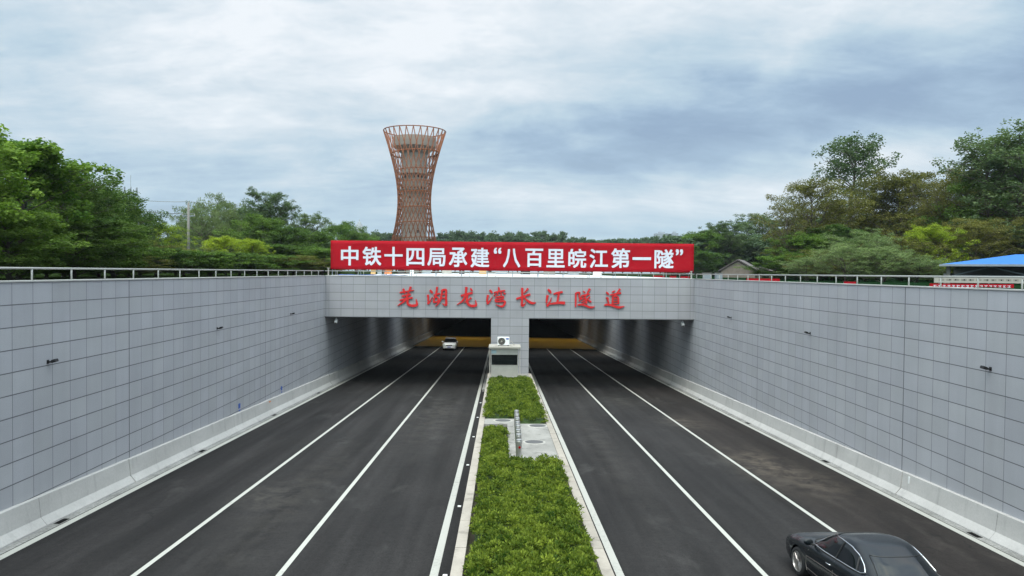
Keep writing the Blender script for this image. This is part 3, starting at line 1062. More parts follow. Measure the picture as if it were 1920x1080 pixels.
for s, nm in ((-1, 'left'), (1, 'right')):
    e = empty('security_camera', (s * (X_W - 0.75), Y_F + 0.35, zb - 0.05))
    tag(e, 'white security camera under the %s end of the portal lintel' % nm, 'camera')
    mb = MB()
    mb.tube([(0, 0, 0), (0, 0, -0.2)], 0.035, 8)
    mb.build('bracket', M['white'], e)
    mb = MB()
    mt = Matrix.Translation((0, 0, -0.3)) @ Matrix.Rotation(R(25), 4, 'X')
    mb.box(-0.1, 0.1, -0.2, 0.2, -0.09, 0.09, mt)
    mb.build('housing', M['white'], e, bevel=0.02)
    mb = MB()
    mb.lathe([(0.08, 0), (0.09, 0.03), (0.05, 0.11)], 10, 0, -0.2, -0.50)
    mb.build('lens', M['black'], e)

for px, py, lab in ((452, 761, 'nearer blue sticker low on the left tiled wall'), (530.5, 728, 'farther blue sticker low on the left tiled wall')):
    Yd = 13.0 * FPX / (941 - px)
    p = at(px, py, Yd)
    mb = MB()
    mb.box(-X_W + 0.001, -X_W + 0.008, p.y - 0.13, p.y + 0.13, p.z - 0.12, p.z + 0.12)
    mb.box(-X_W + 0.008, -X_W + 0.012, p.y - 0.11, p.y + 0.11, p.z - 0.26, p.z - 0.19)
    tag(mb.build('wall_sticker', M['blue']), lab, 'sticker')
mb = MB()
yq = 41.7
mb.box(-13.535, -13.515, yq - 0.14, yq + 0.14, zr(-13.4, yq) + 0.45, zr(-13.4, yq) + 0.75)
tag(mb.build('barrier_marker', M['orange']), 'small orange marker on the left barrier beside a joint', 'marker')
mb = MB()
yq = 25.5
mb.box(13.49, 13.525, yq - 0.035, yq + 0.035, zr(13.4, yq) + 0.52, zr(13.4, yq) + 0.76)
tag(mb.build('barrier_marker', M['white']), 'small white marker on the right barrier beside a joint', 'marker')

# ------------------------------------------------------------------ kiosk on the median
YK = 51.2
zk = MZ(YK) - 0.015
kx0, kx1 = at(920.5, 700, YK).x, at(971.5, 700, YK).x
e = empty('control_cabinet', ((kx0 + kx1) / 2, YK, zk))
tag(e, 'stainless steel cabinet with dark screen and overhanging roof on the median', 'cabinet')
hw = (kx1 - kx0) / 2
mb = MB()
mb.box(-hw, hw, 0, 1.1, 0.12, 2.12)
mb.build('body', M['steel'], e, bevel=0.015)
mb = MB()
mb.box(-hw + 0.02, hw - 0.02, 0.03, 1.07, -0.25, 0.118)
mb.build('plinth', M['dark'], e)
mb = MB()
mb.box(-hw + 0.03, hw - 0.06, -0.02, -0.001, 0.98, 1.68)
mb.build('screen', M['screen'], e, bevel=0.004)
mb = MB()
for xa_, xb_, za_, zb_ in ((-hw + 0.005, hw - 0.03, 1.683, 1.72), (-hw + 0.005, hw - 0.03, 0.935, 0.977), (-hw + 0.002, -hw + 0.028, 0.98, 1.68), (hw - 0.058, hw - 0.03, 0.98, 1.68)):
    mb.box(xa_, xb_, -0.028, -0.002, za_, zb_)
mb.build('screen_frame', M['steel'], e)
mb = MB()
mb.box(-hw + 0.02, -hw + 0.36, -0.016, -0.001, 1.76, 2.0)
mb.build('plate', M['paleblue'], e)
mb = MB()
mb.box(-hw - 0.16, hw + 0.16, -0.35, 1.25, 2.13, 2.29)
mb.build('roof', M['offwhite'], e, bevel=0.03)
for xx in (-hw - 0.08, hw + 0.10):
    mb = MB()
    mb.tube([(xx, -0.1, 0), (xx, -0.1, 2.128)], 0.028, 8)
    mb.build('post', M['offwhite'], e)
mb = MB()
mb.box(-hw - 0.28, -hw + 0.35, -0.75, -0.02, -0.2, 0.06)
mb.build('step', M['gutter'], e, bevel=0.01)

ac = empty('air_conditioner', ((kx0 + kx1) / 2 + at(943.5, 650, YK).x - at(946, 650, YK).x, YK - 0.05, zk + 2.29))
tag(ac, 'white air conditioner outdoor unit with round fan on the cabinet roof', 'air conditioner')
mb = MB()
mb.box(-0.41, 0.41, 0, 0.32, 0.05, 0.60)
mb.build('casing', M['white'], ac, bevel=0.02)
mb = MB()
mt = Matrix.Translation((-0.125, -0.004, 0.32)) @ Matrix.Rotation(R(90), 4, 'X')
mb.lathe([(0.24, 0.0), (0.245, 0.012), (0.22, 0.018)], 28, mtx=mt)
mb.build('fan_grille', M['black'], ac)
mb = MB()
for rr in (0.08, 0.14, 0.2):
    mb.tube([(-0.125 + rr * math.cos(a), -0.026, 0.32 + rr * math.sin(a)) for a in np.linspace(0, 2 * math.pi, 20)[:-1]], 0.006, 4, closed=True)
mb.lathe([(0.05, 0), (0.045, 0.008)], 14, mtx=Matrix.Translation((-0.125, -0.024, 0.32)) @ Matrix.Rotation(R(90), 4, 'X'))
mb.build('grille_ring', M['offwhite'], ac)
mb = MB()
mb.box(0.18, 0.36, -0.007, -0.001, 0.44, 0.53)
mb.build('badge', M['blue'], ac)
mb = MB()
for xx in (-0.32, 0.32):
    mb.box(xx - 0.04, xx + 0.04, 0.02, 0.3, 0.0, 0.048)
mb.build('foot', M['black'], ac)
mb = MB()
mb.tube([(0.43, 0.2, 0.18), (0.52, 0.2, 0.32), (0.62, 0.22, 0.22), (0.75, 0.3, 0.02)], 0.02, 6)
mb.build('pipe', M['offwhite'], ac, smooth=True)

# ------------------------------------------------------------------ bollards and manholes
bl = None
ybs = [25.0, 26.05, 27.0, 27.9, 28.7, 29.7, 30.7, 31.75]
bnames = ['nearest steel bollard in the row with a red reflector dot', 'second steel bollard behind the one with the red dot', 'third steel bollard from the front of the median row',
          'fourth steel bollard from the front of the median row', 'fifth steel bollard from the front of the median row', 'third steel bollard from the far end of the row', 'second steel bollard from the far end of the row',
          'farthest steel bollard of the row, against the rear planting']
for i, y in enumerate(ybs):
    x = at(973.3 - 5.0 * i / 7, 800, y).x
    z = MZ(y) - 0.02
    if i == 0:
        e = empty('bollard', (x, y, z))
        mb = MB()
        mb.lathe([(0.098, 0.0), (0.098, 0.60), (0.1, 0.605), (0.1, 0.64), (0.096, 0.645), (0.096, 0.68), (0.092, 0.70), (0.05, 0.712)], 24)
        mb.build('post', M['post_steel'], e, smooth=False)
        mb = MB()
        mb.lathe([(0.13, -0.01), (0.13, 0.012), (0.1, 0.02)], 24)
        mb.build('base_ring', M['steel'], e)
        bl = e
        tagd = e
    else:
        e = copy_tree(bl)
        e.location = (x, y, z)
    tag(e, bnames[i], 'bollard', 'steel bollards on the median')
mb = MB()
mb.lathe([(0.042, 0), (0.036, 0.012)], 16, mtx=Matrix.Translation((0.02, -0.095, 0.45)) @ Matrix.Rotation(R(90), 4, 'X'))
mb.build('reflector', M['taillight'], bl)
for px, py, lab in ((943, 789.7, 'round manhole cover left of the bollards at the rear planting'), (1008, 799.2, 'round manhole cover right of the bollards at the rear planting'), (1001.5, 829.8, 'round manhole cover right of the bollards nearest the front hedge')):
    Yd = 5.32 * FPX / (py - 566)
    p = at(px, py, Yd)
    e = empty('manhole', (p.x, Yd, MZ(Yd) - 0.022))
    e.rotation_euler = (-math.atan(SL), 0, 0)
    tag(e, lab, 'manhole', 'manholes in the median paving')
    mb = MB()
    mb.lathe([(0.44, 0.0), (0.43, 0.012), (0.36, 0.012)], 32)
    mb.build('ring', M['ring'], e)
    mb = MB()
    mb.lathe([(0.355, 0.0), (0.35, 0.018), (0.1, 0.019)], 32)
    mb.build('cover', M['iron'], e)

# ------------------------------------------------------------------ median planting
M['juniper'] = leaf_mat('juniper_leaf', (0.024, 0.058, 0.008), (0.240, 0.295, 0.040), 0.25)
NR = np.random.default_rng(11)


def bumps(x, y):
    return (0.5 + 0.28 * np.sin(x * 3.1 + 1.3 * np.sin(y * 1.1)) * np.sin(y * 2.3 + 0.7) + 0.22 * np.sin(x * 7.3 + y * 3.7) * np.sin(y * 6.1 - x * 2.2))


def ground_cover(rects, h, dens, label_name):
    V_, T_ = [], []
    for (x0, x1, y0, y1, dn, nb_) in rects:
        n = int((x1 - x0) * (y1 - y0) * dn)
        x = NR.uniform(x0, x1, n)
        y = NR.uniform(y0, y1, n)
        edge = np.minimum(np.minimum(x - x0, x1 - x), np.minimum(y - y0, y1 - y))
        hh = (0.12 + h * bumps(x, y)) * np.clip(0.6 + edge * 2.0, 0.5, 1.0)
        cz = (6.4 - 5.31 - SL * y) - 0.10 + hh * NR.uniform(0.55, 1.05, n)
        cr_ = NR.uniform(0.07, 0.17, n)
        ct = NR.uniform(-0.26, 0.26, n) + 0.42 + 0.16 * np.sin(x * 4.3 + 2 * np.sin(y * 2.7)) * np.sin(y * 3.1 + x)
        ct = np.where(NR.uniform(0, 1, n) > 0.965, ct + 0.4, ct)
        idx = np.repeat(np.arange(n), nb_)
        m_ = len(idx)
        d = NR.normal(0, 1, (m_, 3))
        d[:, 2] = np.abs(d[:, 2]) * 0.9 + 0.05
        d /= np.linalg.norm(d, axis=1, keepdims=True)
        ctr = np.stack([x, y, cz], 1)[idx]
        st = ctr + d * (cr_[idx] * NR.uniform(0.45, 0.85, m_))[:, None]
        dd = d + NR.normal(0, 0.5, (m_, 3))
        dd[:, 2] += 0.25
        dd /= np.linalg.norm(dd, axis=1, keepdims=True)
        L = NR.uniform(0.045, 0.115, m_)[:, None]
        sd_ = np.cross(dd, NR.normal(0, 1, (m_, 3)))
        sd_ /= np.linalg.norm(sd_, axis=1, keepdims=True)
        wv = NR.uniform(0.010, 0.021, m_)[:, None]
        quad = np.stack([st - sd_ * wv * 0.3, st + dd * L * 0.55 - sd_ * wv, st + dd * L, st + dd * L * 0.55 + sd_ * wv], 1)
        V_.append(quad.reshape(-1, 3))
        T_.append(np.clip(ct[idx] + NR.normal(0, 0.14, m_), 0, 1))
    me = fast_mesh(label_name, np.concatenate(V_), 4, M['juniper'], np.concatenate(T_))
    o = bpy.data.objects.new(label_name, me)
    COL.objects.link(o)
    return o


def cover_base(o, rects, h):
    mb = MB()
    for (x0, x1, y0, y1, *_) in rects:
        nx_, ny_ = max(3, int((x1 - x0) / 0.12)), max(3, int((y1 - y0) / 0.15))
        n = len(mb.v)
        for j in range(ny_ + 1):
            for i in range(nx_ + 1):
                x = x0 + (x1 - x0) * i / nx_
                y = y0 + (y1 - y0) * j / ny_
                ed = 0.0 if i in (0, nx_) or j in (0, ny_) else 1.0
                mb.v.append((x, y, MZ(y) - 0.15 + ed * (0.08 + 0.55 * h * float(bumps(np.float64(x), np.float64(y))))))
        for j in range(ny_):
            for i in range(nx_):
                a = n + j * (nx_ + 1) + i
                mb.f.append((a, a + 1, a + nx_ + 2, a + nx_ + 1))
    mb.build('undergrowth', M['under'], o, smooth=True, fix=False)


M['under'] = mat('hedge_inside', (0.022, 0.045, 0.008), 0.9, var=0.4, vscale=9)
rects = [(-1.22, 1.26, 9.5, 18, 55, 60), (-1.24, 1.27, 18, 24.4, 50, 50), (-1.24, -0.42, 24.4, 30.7, 50, 50)]
o = ground_cover(rects, 0.34, 1, 'ground_cover')
cover_base(o, rects, 0.34)
tag(o, 'thick green juniper ground cover in the front median planter before the bollards', 'ground cover', kind='stuff')
rects = [(-1.38, 0.15, 34.0, 50.1, 45, 36), (0.15, 1.38, 32.7, 50.1, 45, 36)]
o = ground_cover(rects, 0.34, 1, 'ground_cover')
cover_base(o, rects, 0.34)
tag(o, 'green juniper ground cover in the rear median planter before the steel cabinet', 'ground cover', kind='stuff')


# ------------------------------------------------------------------ cars
def srect(t, a, b, n):
    """superellipse point"""
    c, s_ = math.cos(t), math.sin(t)
    return (a * math.copysign(abs(c) ** (2.0 / n), c), b * math.copysign(abs(s_) ** (2.0 / n), s_))


def lerp_tab(tab, y):
    for (a, b) in zip(tab[:-1], tab[1:]):
        if a[0] <= y <= b[0]:
            t = (y - a[0]) / (b[0] - a[0])
            t2 = t * t * (3 - 2 * t) * 0.5 + t * 0.5
            return [a[i] + (b[i] - a[i]) * t2 for i in range(1, len(a))]
    return list(tab[-1][1:]) if y > tab[-1][0] else list(tab[0][1:])


def make_car(name, paint, sp):
    """y forward. sp: stations, greenhouse rings, wheel positions"""
    e = empty(name)
    # lower body loft
    st = sp['stations']                  # (y, halfwidth, z_shoulder, z_top, z_bottom)
    ys_ = np.linspace(st[0][0], st[-1][0], 64)
    mb = MB()
    rows = []
    for y in ys_:
        hw_, zs, zt, zb_ = lerp_tab(st, float(y))
        hs = [(0.0, zb_), (hw_ * 0.80, zb_), (hw_ * 0.94, zb_ + 0.04), (hw_ * 0.985, zb_ + 0.16), (hw_ * 0.99, zb_ + (zs - zb_) * 0.45), (hw_, zb_ + (zs - zb_) * 0.66),
              (hw_ * 0.992, zb_ + (zs - zb_) * 0.80), (hw_ * 0.965, zb_ + (zs - zb_) * 0.93), (hw_ * 0.925, zs), (hw_ * 0.86, zs + (zt - zs) * 0.45), (hw_ * 0.70, zs + (zt - zs) * 0.78), (hw_ * 0.38, zt - (zt - zs) * 0.03), (0.0, zt)]
        row = []
        for x, z in hs:
            row.append(len(mb.v))
            mb.v.append((x, float(y), z))
        for x, z in hs[-2:0:-1]:
            row.append(len(mb.v))
            mb.v.append((-x, float(y), z))
        rows.append(row)
    N = len(rows[0])
    for a, b in zip(rows[:-1], rows[1:]):
        for i in range(N):
            j = (i + 1) % N
            mb.f.append((a[i], a[j], b[j], b[i]))
    mb.f.append(tuple(reversed(rows[0])))
    mb.f.append(tuple(rows[-1]))
    body = mb.build('body', paint, None, smooth=True)
    # wheel wells cut out of the body
    cut = MB()
    wr = sp['wr']
    for y in sp['axles']:
        for s in (-1, 1):
            a, b = sorted((s * 0.60, s * 1.2))
            c = MB()
            cut.lathe([(wr * 1.13, a), (wr * 1.13, b)], 28, mtx=Matrix.Translation((0, y, wr + 0.01)) @ Matrix.Rotation(R(90), 4, 'Y'))
    co = cut.build('cutter', M['dark'])
    md_ = body.modifiers.new('b', 'BOOLEAN')
    md_.operation = 'DIFFERENCE'
    md_.object = co
    md_.solver = 'EXACT'
    dg = bpy.context.evaluated_depsgraph_get()
    me = bpy.data.meshes.new_from_object(body.evaluated_get(dg))
    body.modifiers.clear()
    body.data = me
    me.materials.clear()
    me.materials.append(paint)
    bpy.data.objects.remove(co)
    for p in me.polygons:
        p.use_smooth = True
    try:
        me.set_sharp_from_angle(angle=R(38))
    except Exception:
        pass
    body.parent = e
    # greenhouse
    gr = sp['green']                      # (z, halfwidth, y_front, y_rear)
    zs_ = [q[0] for q in gr]

    def S(t, v):
        """t angle (0 = right side, 90 = front), v in 0..1 through the ring table"""
        k = v * (len(gr) - 1)
        i = min(int(k), len(gr) - 2)
        f_ = k - i
        z, hw_, yf, yr = [gr[i][c] + (gr[i + 1][c] - gr[i][c]) * f_ for c in range(4)]
        n = 4.2 + (2.6 - 4.2) * v
        x, y = srect(t, hw_, (yf - yr) / 2, n)
        return Vector((x, y + (yf + yr) / 2, z))

    nt_, nv_ = 96, 24
    mb = MB()
    for j in range(nv_ + 1):
        for i in range(nt_):
            mb.v.append(tuple(S(2 * math.pi * i / nt_, j / nv_)))
    for j in range(nv_):
        for i in range(nt_):
            i2 = (i + 1) % nt_
            mb.f.append((j * nt_ + i, j * nt_ + i2, (j + 1) * nt_ + i2, (j + 1) * nt_ + i))
    mb.f.append(tuple(nv_ * nt_ + i for i in range(nt_)))
    mb.build('cabin', paint, e, smooth=True)

    def find(side, y, z):
        """point on greenhouse side surface at (y, z), pushed out"""
        for i in range(len(gr) - 1):
            if gr[i][0] <= z <= gr[i + 1][0]:
                f_ = (z - gr[i][0]) / (gr[i + 1][0] - gr[i][0])
                v = (i + f_) / (len(gr) - 1)
                _, hw_, yf, yr = [gr[i][c] + (gr[i + 1][c] - gr[i][c]) * f_ for c in range(4)]
                n = 4.2 + (2.6 - 4.2) * v
                q = min(abs((y - (yf + yr) / 2) / ((yf - yr) / 2)), 0.999)
                return Vector((side * hw_ * (1 - q ** n) ** (1 / n), y, z))
        return None

    def side_patch(side, low, high, off):
        """window between a low and a high outline, both functions of s in 0..1 giving (y,z)"""
        mb = MB()
        n, k = 26, 8
        for i in range(n + 1):
            a, b = low(i / n), high(i / n)
            for j in range(k + 1):
                y = a[0] + (b[0] - a[0]) * j / k
                z = a[1] + (b[1] - a[1]) * j / k
                p = find(side, y, z)
                mb.v.append((p.x + side * off, p.y, p.z))
        for i in range(n):
            for j in range(k):
                q = i * (k + 1) + j
                mb.f.append((q, q + 1, q + k + 2, q + k + 1))
        return mb

    def poly_fn(pts):
        def fn(s):
            k = s * (len(pts) - 1)
            i = min(int(k), len(pts) - 2)
            f_ = k - i
            return (pts[i][0] + (pts[i + 1][0] - pts[i][0]) * f_, pts[i][1] + (pts[i + 1][1] - pts[i][1]) * f_)
        return fn
    for side in (-1, 1):
        lo_, hi_ = poly_fn(sp['win_low']), poly_fn(sp['win_high'])
        sw = side_patch(side, lo_, hi_, 0.006).build('side_window', M['glass'], e, smooth=True, fix=False)
        for (yl, yh) in sp['pillars']:
            pil = MB()
            pts = []
            for j in range(7):
                t = j / 6
                s_l = (yl - sp['win_low'][0][0]) / (sp['win_low'][-1][0] - sp['win_low'][0][0])
                a = lo_(s_l)
                # top point at yh
                best = min((hi_(q / 200.0) for q in range(201)), key=lambda h: abs(h[0] - yh))
                y = yl + (yh - yl) * t
                z = a[1] + (best[1] - a[1]) * t
                p = find(side, y, z)
                pts.append((p.x + side * 0.010, p.y, p.z))
            pil.tube(pts, 0.022, 6)
            pil.build('door_pillar', M['black'], e)
        if sp.get('chrome'):
            pts = []
            n = 30
            for i in range(n + 1):
                y, z = lo_(i / n)
                p = find(side, y, z)
                pts.append((p.x + side * 0.012, p.y, p.z))
            for i in range(n, -1, -1):
                y, z = hi_(i / n)
                p = find(side, y, z)
                pts.append((p.x + side * 0.012, p.y, p.z))
            cl = [pts[0]]
            for p in pts[1:]:
                if (Vector(p) - Vector(cl[-1])).length > 0.012:
                    cl.append(p)
            if (Vector(cl[-1]) - Vector(cl[0])).length < 0.012:
                cl.pop()
            tb = MB()
            tb.tube(cl, 0.013, 6, closed=True)
            tb.build('window_trim', M['chrome'], e, smooth=True)

    def glass_patch(front, v0, v1, half, nm):
        mb = MB()
        n, k = 24, 10
        for i in range(n + 1):
            for j in range(k + 1):
                v = v0 + (v1 - v0) * j / k
                xr = -half + 2 * half * i / n
                kk = v * (len(gr) - 1)
                ii = min(int(kk), len(gr) - 2)
                f_ = kk - ii
                z, hw_, yf, yr = [gr[ii][c] + (gr[ii + 1][c] - gr[ii][c]) * f_ for c in range(4)]
                nn = 4.2 + (2.6 - 4.2) * v
                y = (1 - abs(xr) ** nn) ** (1 / nn) * (yf - yr) / 2
                y = (yf + yr) / 2 + (y if front else -y)
                mb.v.append((xr * hw_, y + (0.008 if front else -0.008), z + 0.006))
        for i in range(n):
            for j in range(k):
                q = i * (k + 1) + j
                mb.f.append((q, q + 1, q + k + 2, q + k + 1))
        go = mb.build(nm, M['glass'], e, smooth=True, fix=False)
        vv = [Vector(q) for q in mb.v]
        ringp = [vv[i * (k + 1)] for i in range(n + 1)] + [vv[n * (k + 1) + j] for j in range(1, k + 1)] + [vv[i * (k + 1) + k] for i in range(n - 1, -1, -1)] + [vv[j] for j in range(k - 1, 0, -1)]
        sl = MB()
        sl.tube(ringp, 0.011, 5, closed=True)
        sl.build('window_seal', M['black'], go)
        return go
    glass_patch(True, sp['ws'][0], sp['ws'][1], 0.86, 'windshield')
    glass_patch(False, sp['rw'][0], sp['rw'][1], 0.80, 'rear_window')
    # wheels
    first = None
    for y in sp['axles']:
        for s in (-1, 1):
            we = MB()
            mt = Matrix.Translation((s * sp['track'], y, wr)) @ Matrix.Rotation(R(90) * s, 4, 'Y')
            we.lathe([(wr * 0.70, -0.10), (wr * 0.97, -0.10), (wr, -0.06), (wr, 0.06), (wr * 0.97, 0.095), (wr * 0.74, 0.108), (wr * 0.70, 0.09), (wr * 0.69, 0.02)], 36, mtx=mt)
            tyre = we.build('wheel', M['rubber'], e, smooth=True)
            rm_ = MB()
            rm_.lathe([(wr * 0.70, 0.07), (wr * 0.735, 0.098), (wr * 0.69, 0.104), (wr * 0.66, 0.07), (wr * 0.6, 0.025)], 36, mtx=mt)
            nsp = 7
            for q in range(nsp):
                for dq in (-0.10, 0.10):
                    a = 2 * math.pi * q / nsp
                    p0 = mt @ Vector((wr * 0.14 * math.cos(a), wr * 0.14 * math.sin(a), 0.085))
                    p1 = mt @ Vector((wr * 0.69 * math.cos(a + dq * 2.0), wr * 0.69 * math.sin(a + dq * 2.0), 0.088))
                    rm_.tube([p0, p1], [0.014, 0.011], 5)
            rm_.lathe([(wr * 0.17, 0.075), (wr * 0.15, 0.10), (wr * 0.05, 0.105)], 16, mtx=mt)
            rm_.build('rim', M['rim'], tyre)
            dk = MB()
            dk.lathe([(wr * 0.66, 0.0), (wr * 0.66, 0.018)], 28, mtx=mt)
            dk.build('brake_disc', M['black'], tyre)
            # dark liner of the wheel well
    ln_ = MB()
    for y in sp['axles']:
        ln_.lathe([(wr * 1.125, -0.62), (wr * 1.125, 0.62)], 24, mtx=Matrix.Translation((0, y, wr + 0.01)) @ Matrix.Rotation(R(90), 4, 'Y'))
    ln_.build('wheel_well', M['dark'], e)
    # mirrors, handles
    for s in (-1, 1):
        mb = MB()
        mx, my, mz = sp['mirror']
        bmx = bmesh.new()
        bmesh.ops.create_uvsphere(bmx, u_segments=14, v_segments=10, radius=1.0)
        me = bpy.data.meshes.new('mirror')
        for v_ in bmx.verts:
            v_.co = Vector((s * (mx + 0.115) + v_.co.x * 0.115, my + v_.co.y * (0.075 if v_.co.y > 0 else 0.03), mz + 0.04 + v_.co.z * 0.075))
        bmx.to_mesh(me)
        bmx.free()
        me.materials.append(paint)
        for p in me.polygons:
            p.use_smooth = True
        o_ = bpy.data.objects.new('mirror', me)
        COL.objects.link(o_)
        o_.parent = e
        st_ = MB()
        st_.tube([(s * (mx - 0.06), my, mz - 0.03), (s * (mx + 0.08), my, mz + 0.0)], 0.025, 6)
        st_.build('stalk', M['black'], o_)
        for hy in sp['handles']:
            hb = MB()
            hz_ = sp['handle_z']
            hw_ = lerp_tab(st, hy)[0]
            xs_ = hw_ * 0.985
            hb.tube([(s * xs_, hy - 0.10, hz_), (s * (xs_ + 0.028), hy - 0.07, hz_), (s * (xs_ + 0.03), hy + 0.07, hz_), (s * xs_, hy + 0.10, hz_)], 0.012, 6)
            hb.build('door_handle', M['chrome'], e, smooth=True)
        # door shut lines and sill strip
        dl = MB()
        for ypath in sp['seams']:
            pts = []
            for (y, z) in ypath:
                hw_, zs2, zt2, zb2 = lerp_tab(st, y)
                tt = (z - zb2) / (zs2 - zb2)
                prof = [(0.16 / (zs2 - zb2), 0.985), (0.45, 0.99), (0.66, 1.0), (0.80, 0.992), (0.93, 0.965), (1.0, 0.925)]
                xx = np.interp(tt, [q[0] for q in prof], [q[1] for q in prof]) * hw_
                pts.append((s * (xx + 0.001), y, z))
            dl.tube(pts, sp['seam_r'], 5)
        dl.build('door_seam', sp['seam_mat'], e)
    # lights
    for s in (-1, 1):
        for (nm, mt_, pts, dep) in sp['lights']:
            lb = MB()
            n0 = len(lb.v)
            for dy in (0.0, dep):
                for (x, y, z) in pts:
                    lb.v.append((s * x, y + dy, z))
            N = len(pts)
            lb.f.append(tuple(range(N)))
            lb.f.append(tuple(range(2 * N - 1, N - 1, -1)))
            for i in range(N):
                j = (i + 1) % N
                lb.f.append((i, j, N + j, N + i))
            lb.build(nm, M[mt_], e, bevel=0.01)
    for (nm, mt_, bxs) in sp['extras']:
        xb = MB()
        for b_ in bxs:
            xb.box(*b_)
        xb.build(nm, M[mt_], e, bevel=0.008)
    return e


sedan = dict(
    stations=[(-2.44, 0.66, 0.62, 0.66, 0.42), (-2.40, 0.78, 0.84, 0.92, 0.30), (-2.15, 0.87, 0.93, 1.02, 0.22), (-1.5, 0.925, 0.955, 1.06, 0.19), (-0.5, 0.93, 0.945, 1.02, 0.18), (0.6, 0.925, 0.925, 1.0, 0.18),
              (1.25, 0.915, 0.885, 0.985, 0.19), (1.9, 0.885, 0.80, 0.885, 0.20), (2.25, 0.80, 0.70, 0.78, 0.22), (2.42, 0.62, 0.58, 0.65, 0.27), (2.47, 0.46, 0.48, 0.55, 0.32)],
    green=[(0.90, 0.865, 1.32, -1.98), (0.985, 0.845, 1.10, -1.86), (1.10, 0.795, 0.82, -1.64), (1.22, 0.745, 0.62, -1.44), (1.32, 0.70, 0.42, -1.22), (1.395, 0.655, 0.20, -1.04), (1.44, 0.60, -0.02, -0.92), (1.468, 0.48, -0.14, -0.78), (1.478, 0.25, -0.26, -0.62)],
    win_low=[(-1.32, 1.035), (-1.22, 1.0), (-1.0, 0.995), (-0.4, 0.985), (0.2, 0.975), (0.80, 0.965)],
    win_high=[(-1.31, 1.05), (-1.18, 1.16), (-0.96, 1.28), (-0.64, 1.365), (-0.22, 1.39), (0.14, 1.365), (0.40, 1.275), (0.60, 1.15), (0.79, 0.98)],
    pillars=[(-0.28, -0.36), (-1.08, -0.98)], chrome=True, ws=(0.10, 0.58), rw=(0.12, 0.50), wr=0.335, axles=(1.42, -1.40), track=0.80,
    mirror=(0.86, 0.72, 0.985), handles=(-0.08, -1.02), handle_z=0.80, seam_mat=M['seam'], seam_r=0.004,
    seams=[[(0.92, 0.30), (0.98, 0.45), (0.94, 0.62), (0.86, 0.80), (0.80, 0.92)], [(-0.26, 0.28), (-0.27, 0.5), (-0.27, 0.7), (-0.27, 0.92)], [(-1.05, 0.34), (-1.25, 0.60), (-1.28, 0.75), (-1.25, 0.94)],
           [(0.96, 0.36), (0.3, 0.33), (-0.4, 0.32), (-1.0, 0.33)], [(0.95, 0.64), (0.3, 0.66), (-0.5, 0.67), (-1.2, 0.68)]],
    lights=[('headlight', 'lamp_glass', [(0.50, 2.22, 0.58), (0.74, 2.06, 0.61), (0.75, 2.03, 0.71), (0.52, 2.15, 0.70)], 0.08), ('tail_light', 'taillight', [(0.45, -2.41, 0.78), (0.80, -2.33, 0.80), (0.80, -2.31, 0.92), (0.45, -2.40, 0.88)], 0.06)],
    extras=[('bumper_trim', 'black', [(-0.6, 0.6, -2.43, -2.30, 0.27, 0.36)]), ('grille', 'black', [(-0.42, 0.42, 2.40, 2.49, 0.42, 0.56)])])

car = make_car('sedan_car', M['carpaint'], sedan)
tag(car, 'glossy black sedan with chrome window trim driving in the right carriageway', 'car')
CX, CY, CH = 7.64, 16.65, R(4.5)


def put_car(o, x, y, heading):
    """heading 0 = driving away along +Y; sits on the sloping road"""
    o.location = (x, y, zr(x, y) + 0.004)
    q = Matrix.Rotation(heading, 4, 'Z')
    fwd = Vector((-math.sin(heading), math.cos(heading), 0))
    slope = -SL * fwd.y - CT * fwd.x
    side = Vector((math.cos(heading), math.sin(heading), 0))
    sl2 = -SL * side.y - CT * side.x
    F = Vector((fwd.x, fwd.y, slope)).normalized()
    Sd = Vector((side.x, side.y, sl2)).normalized()
    U = Sd.cross(F).normalized()
    Sd = F.cross(U)
    o.rotation_euler = Matrix((Sd, F, U)).transposed().to_euler()


put_car(car, CX, CY, CH)

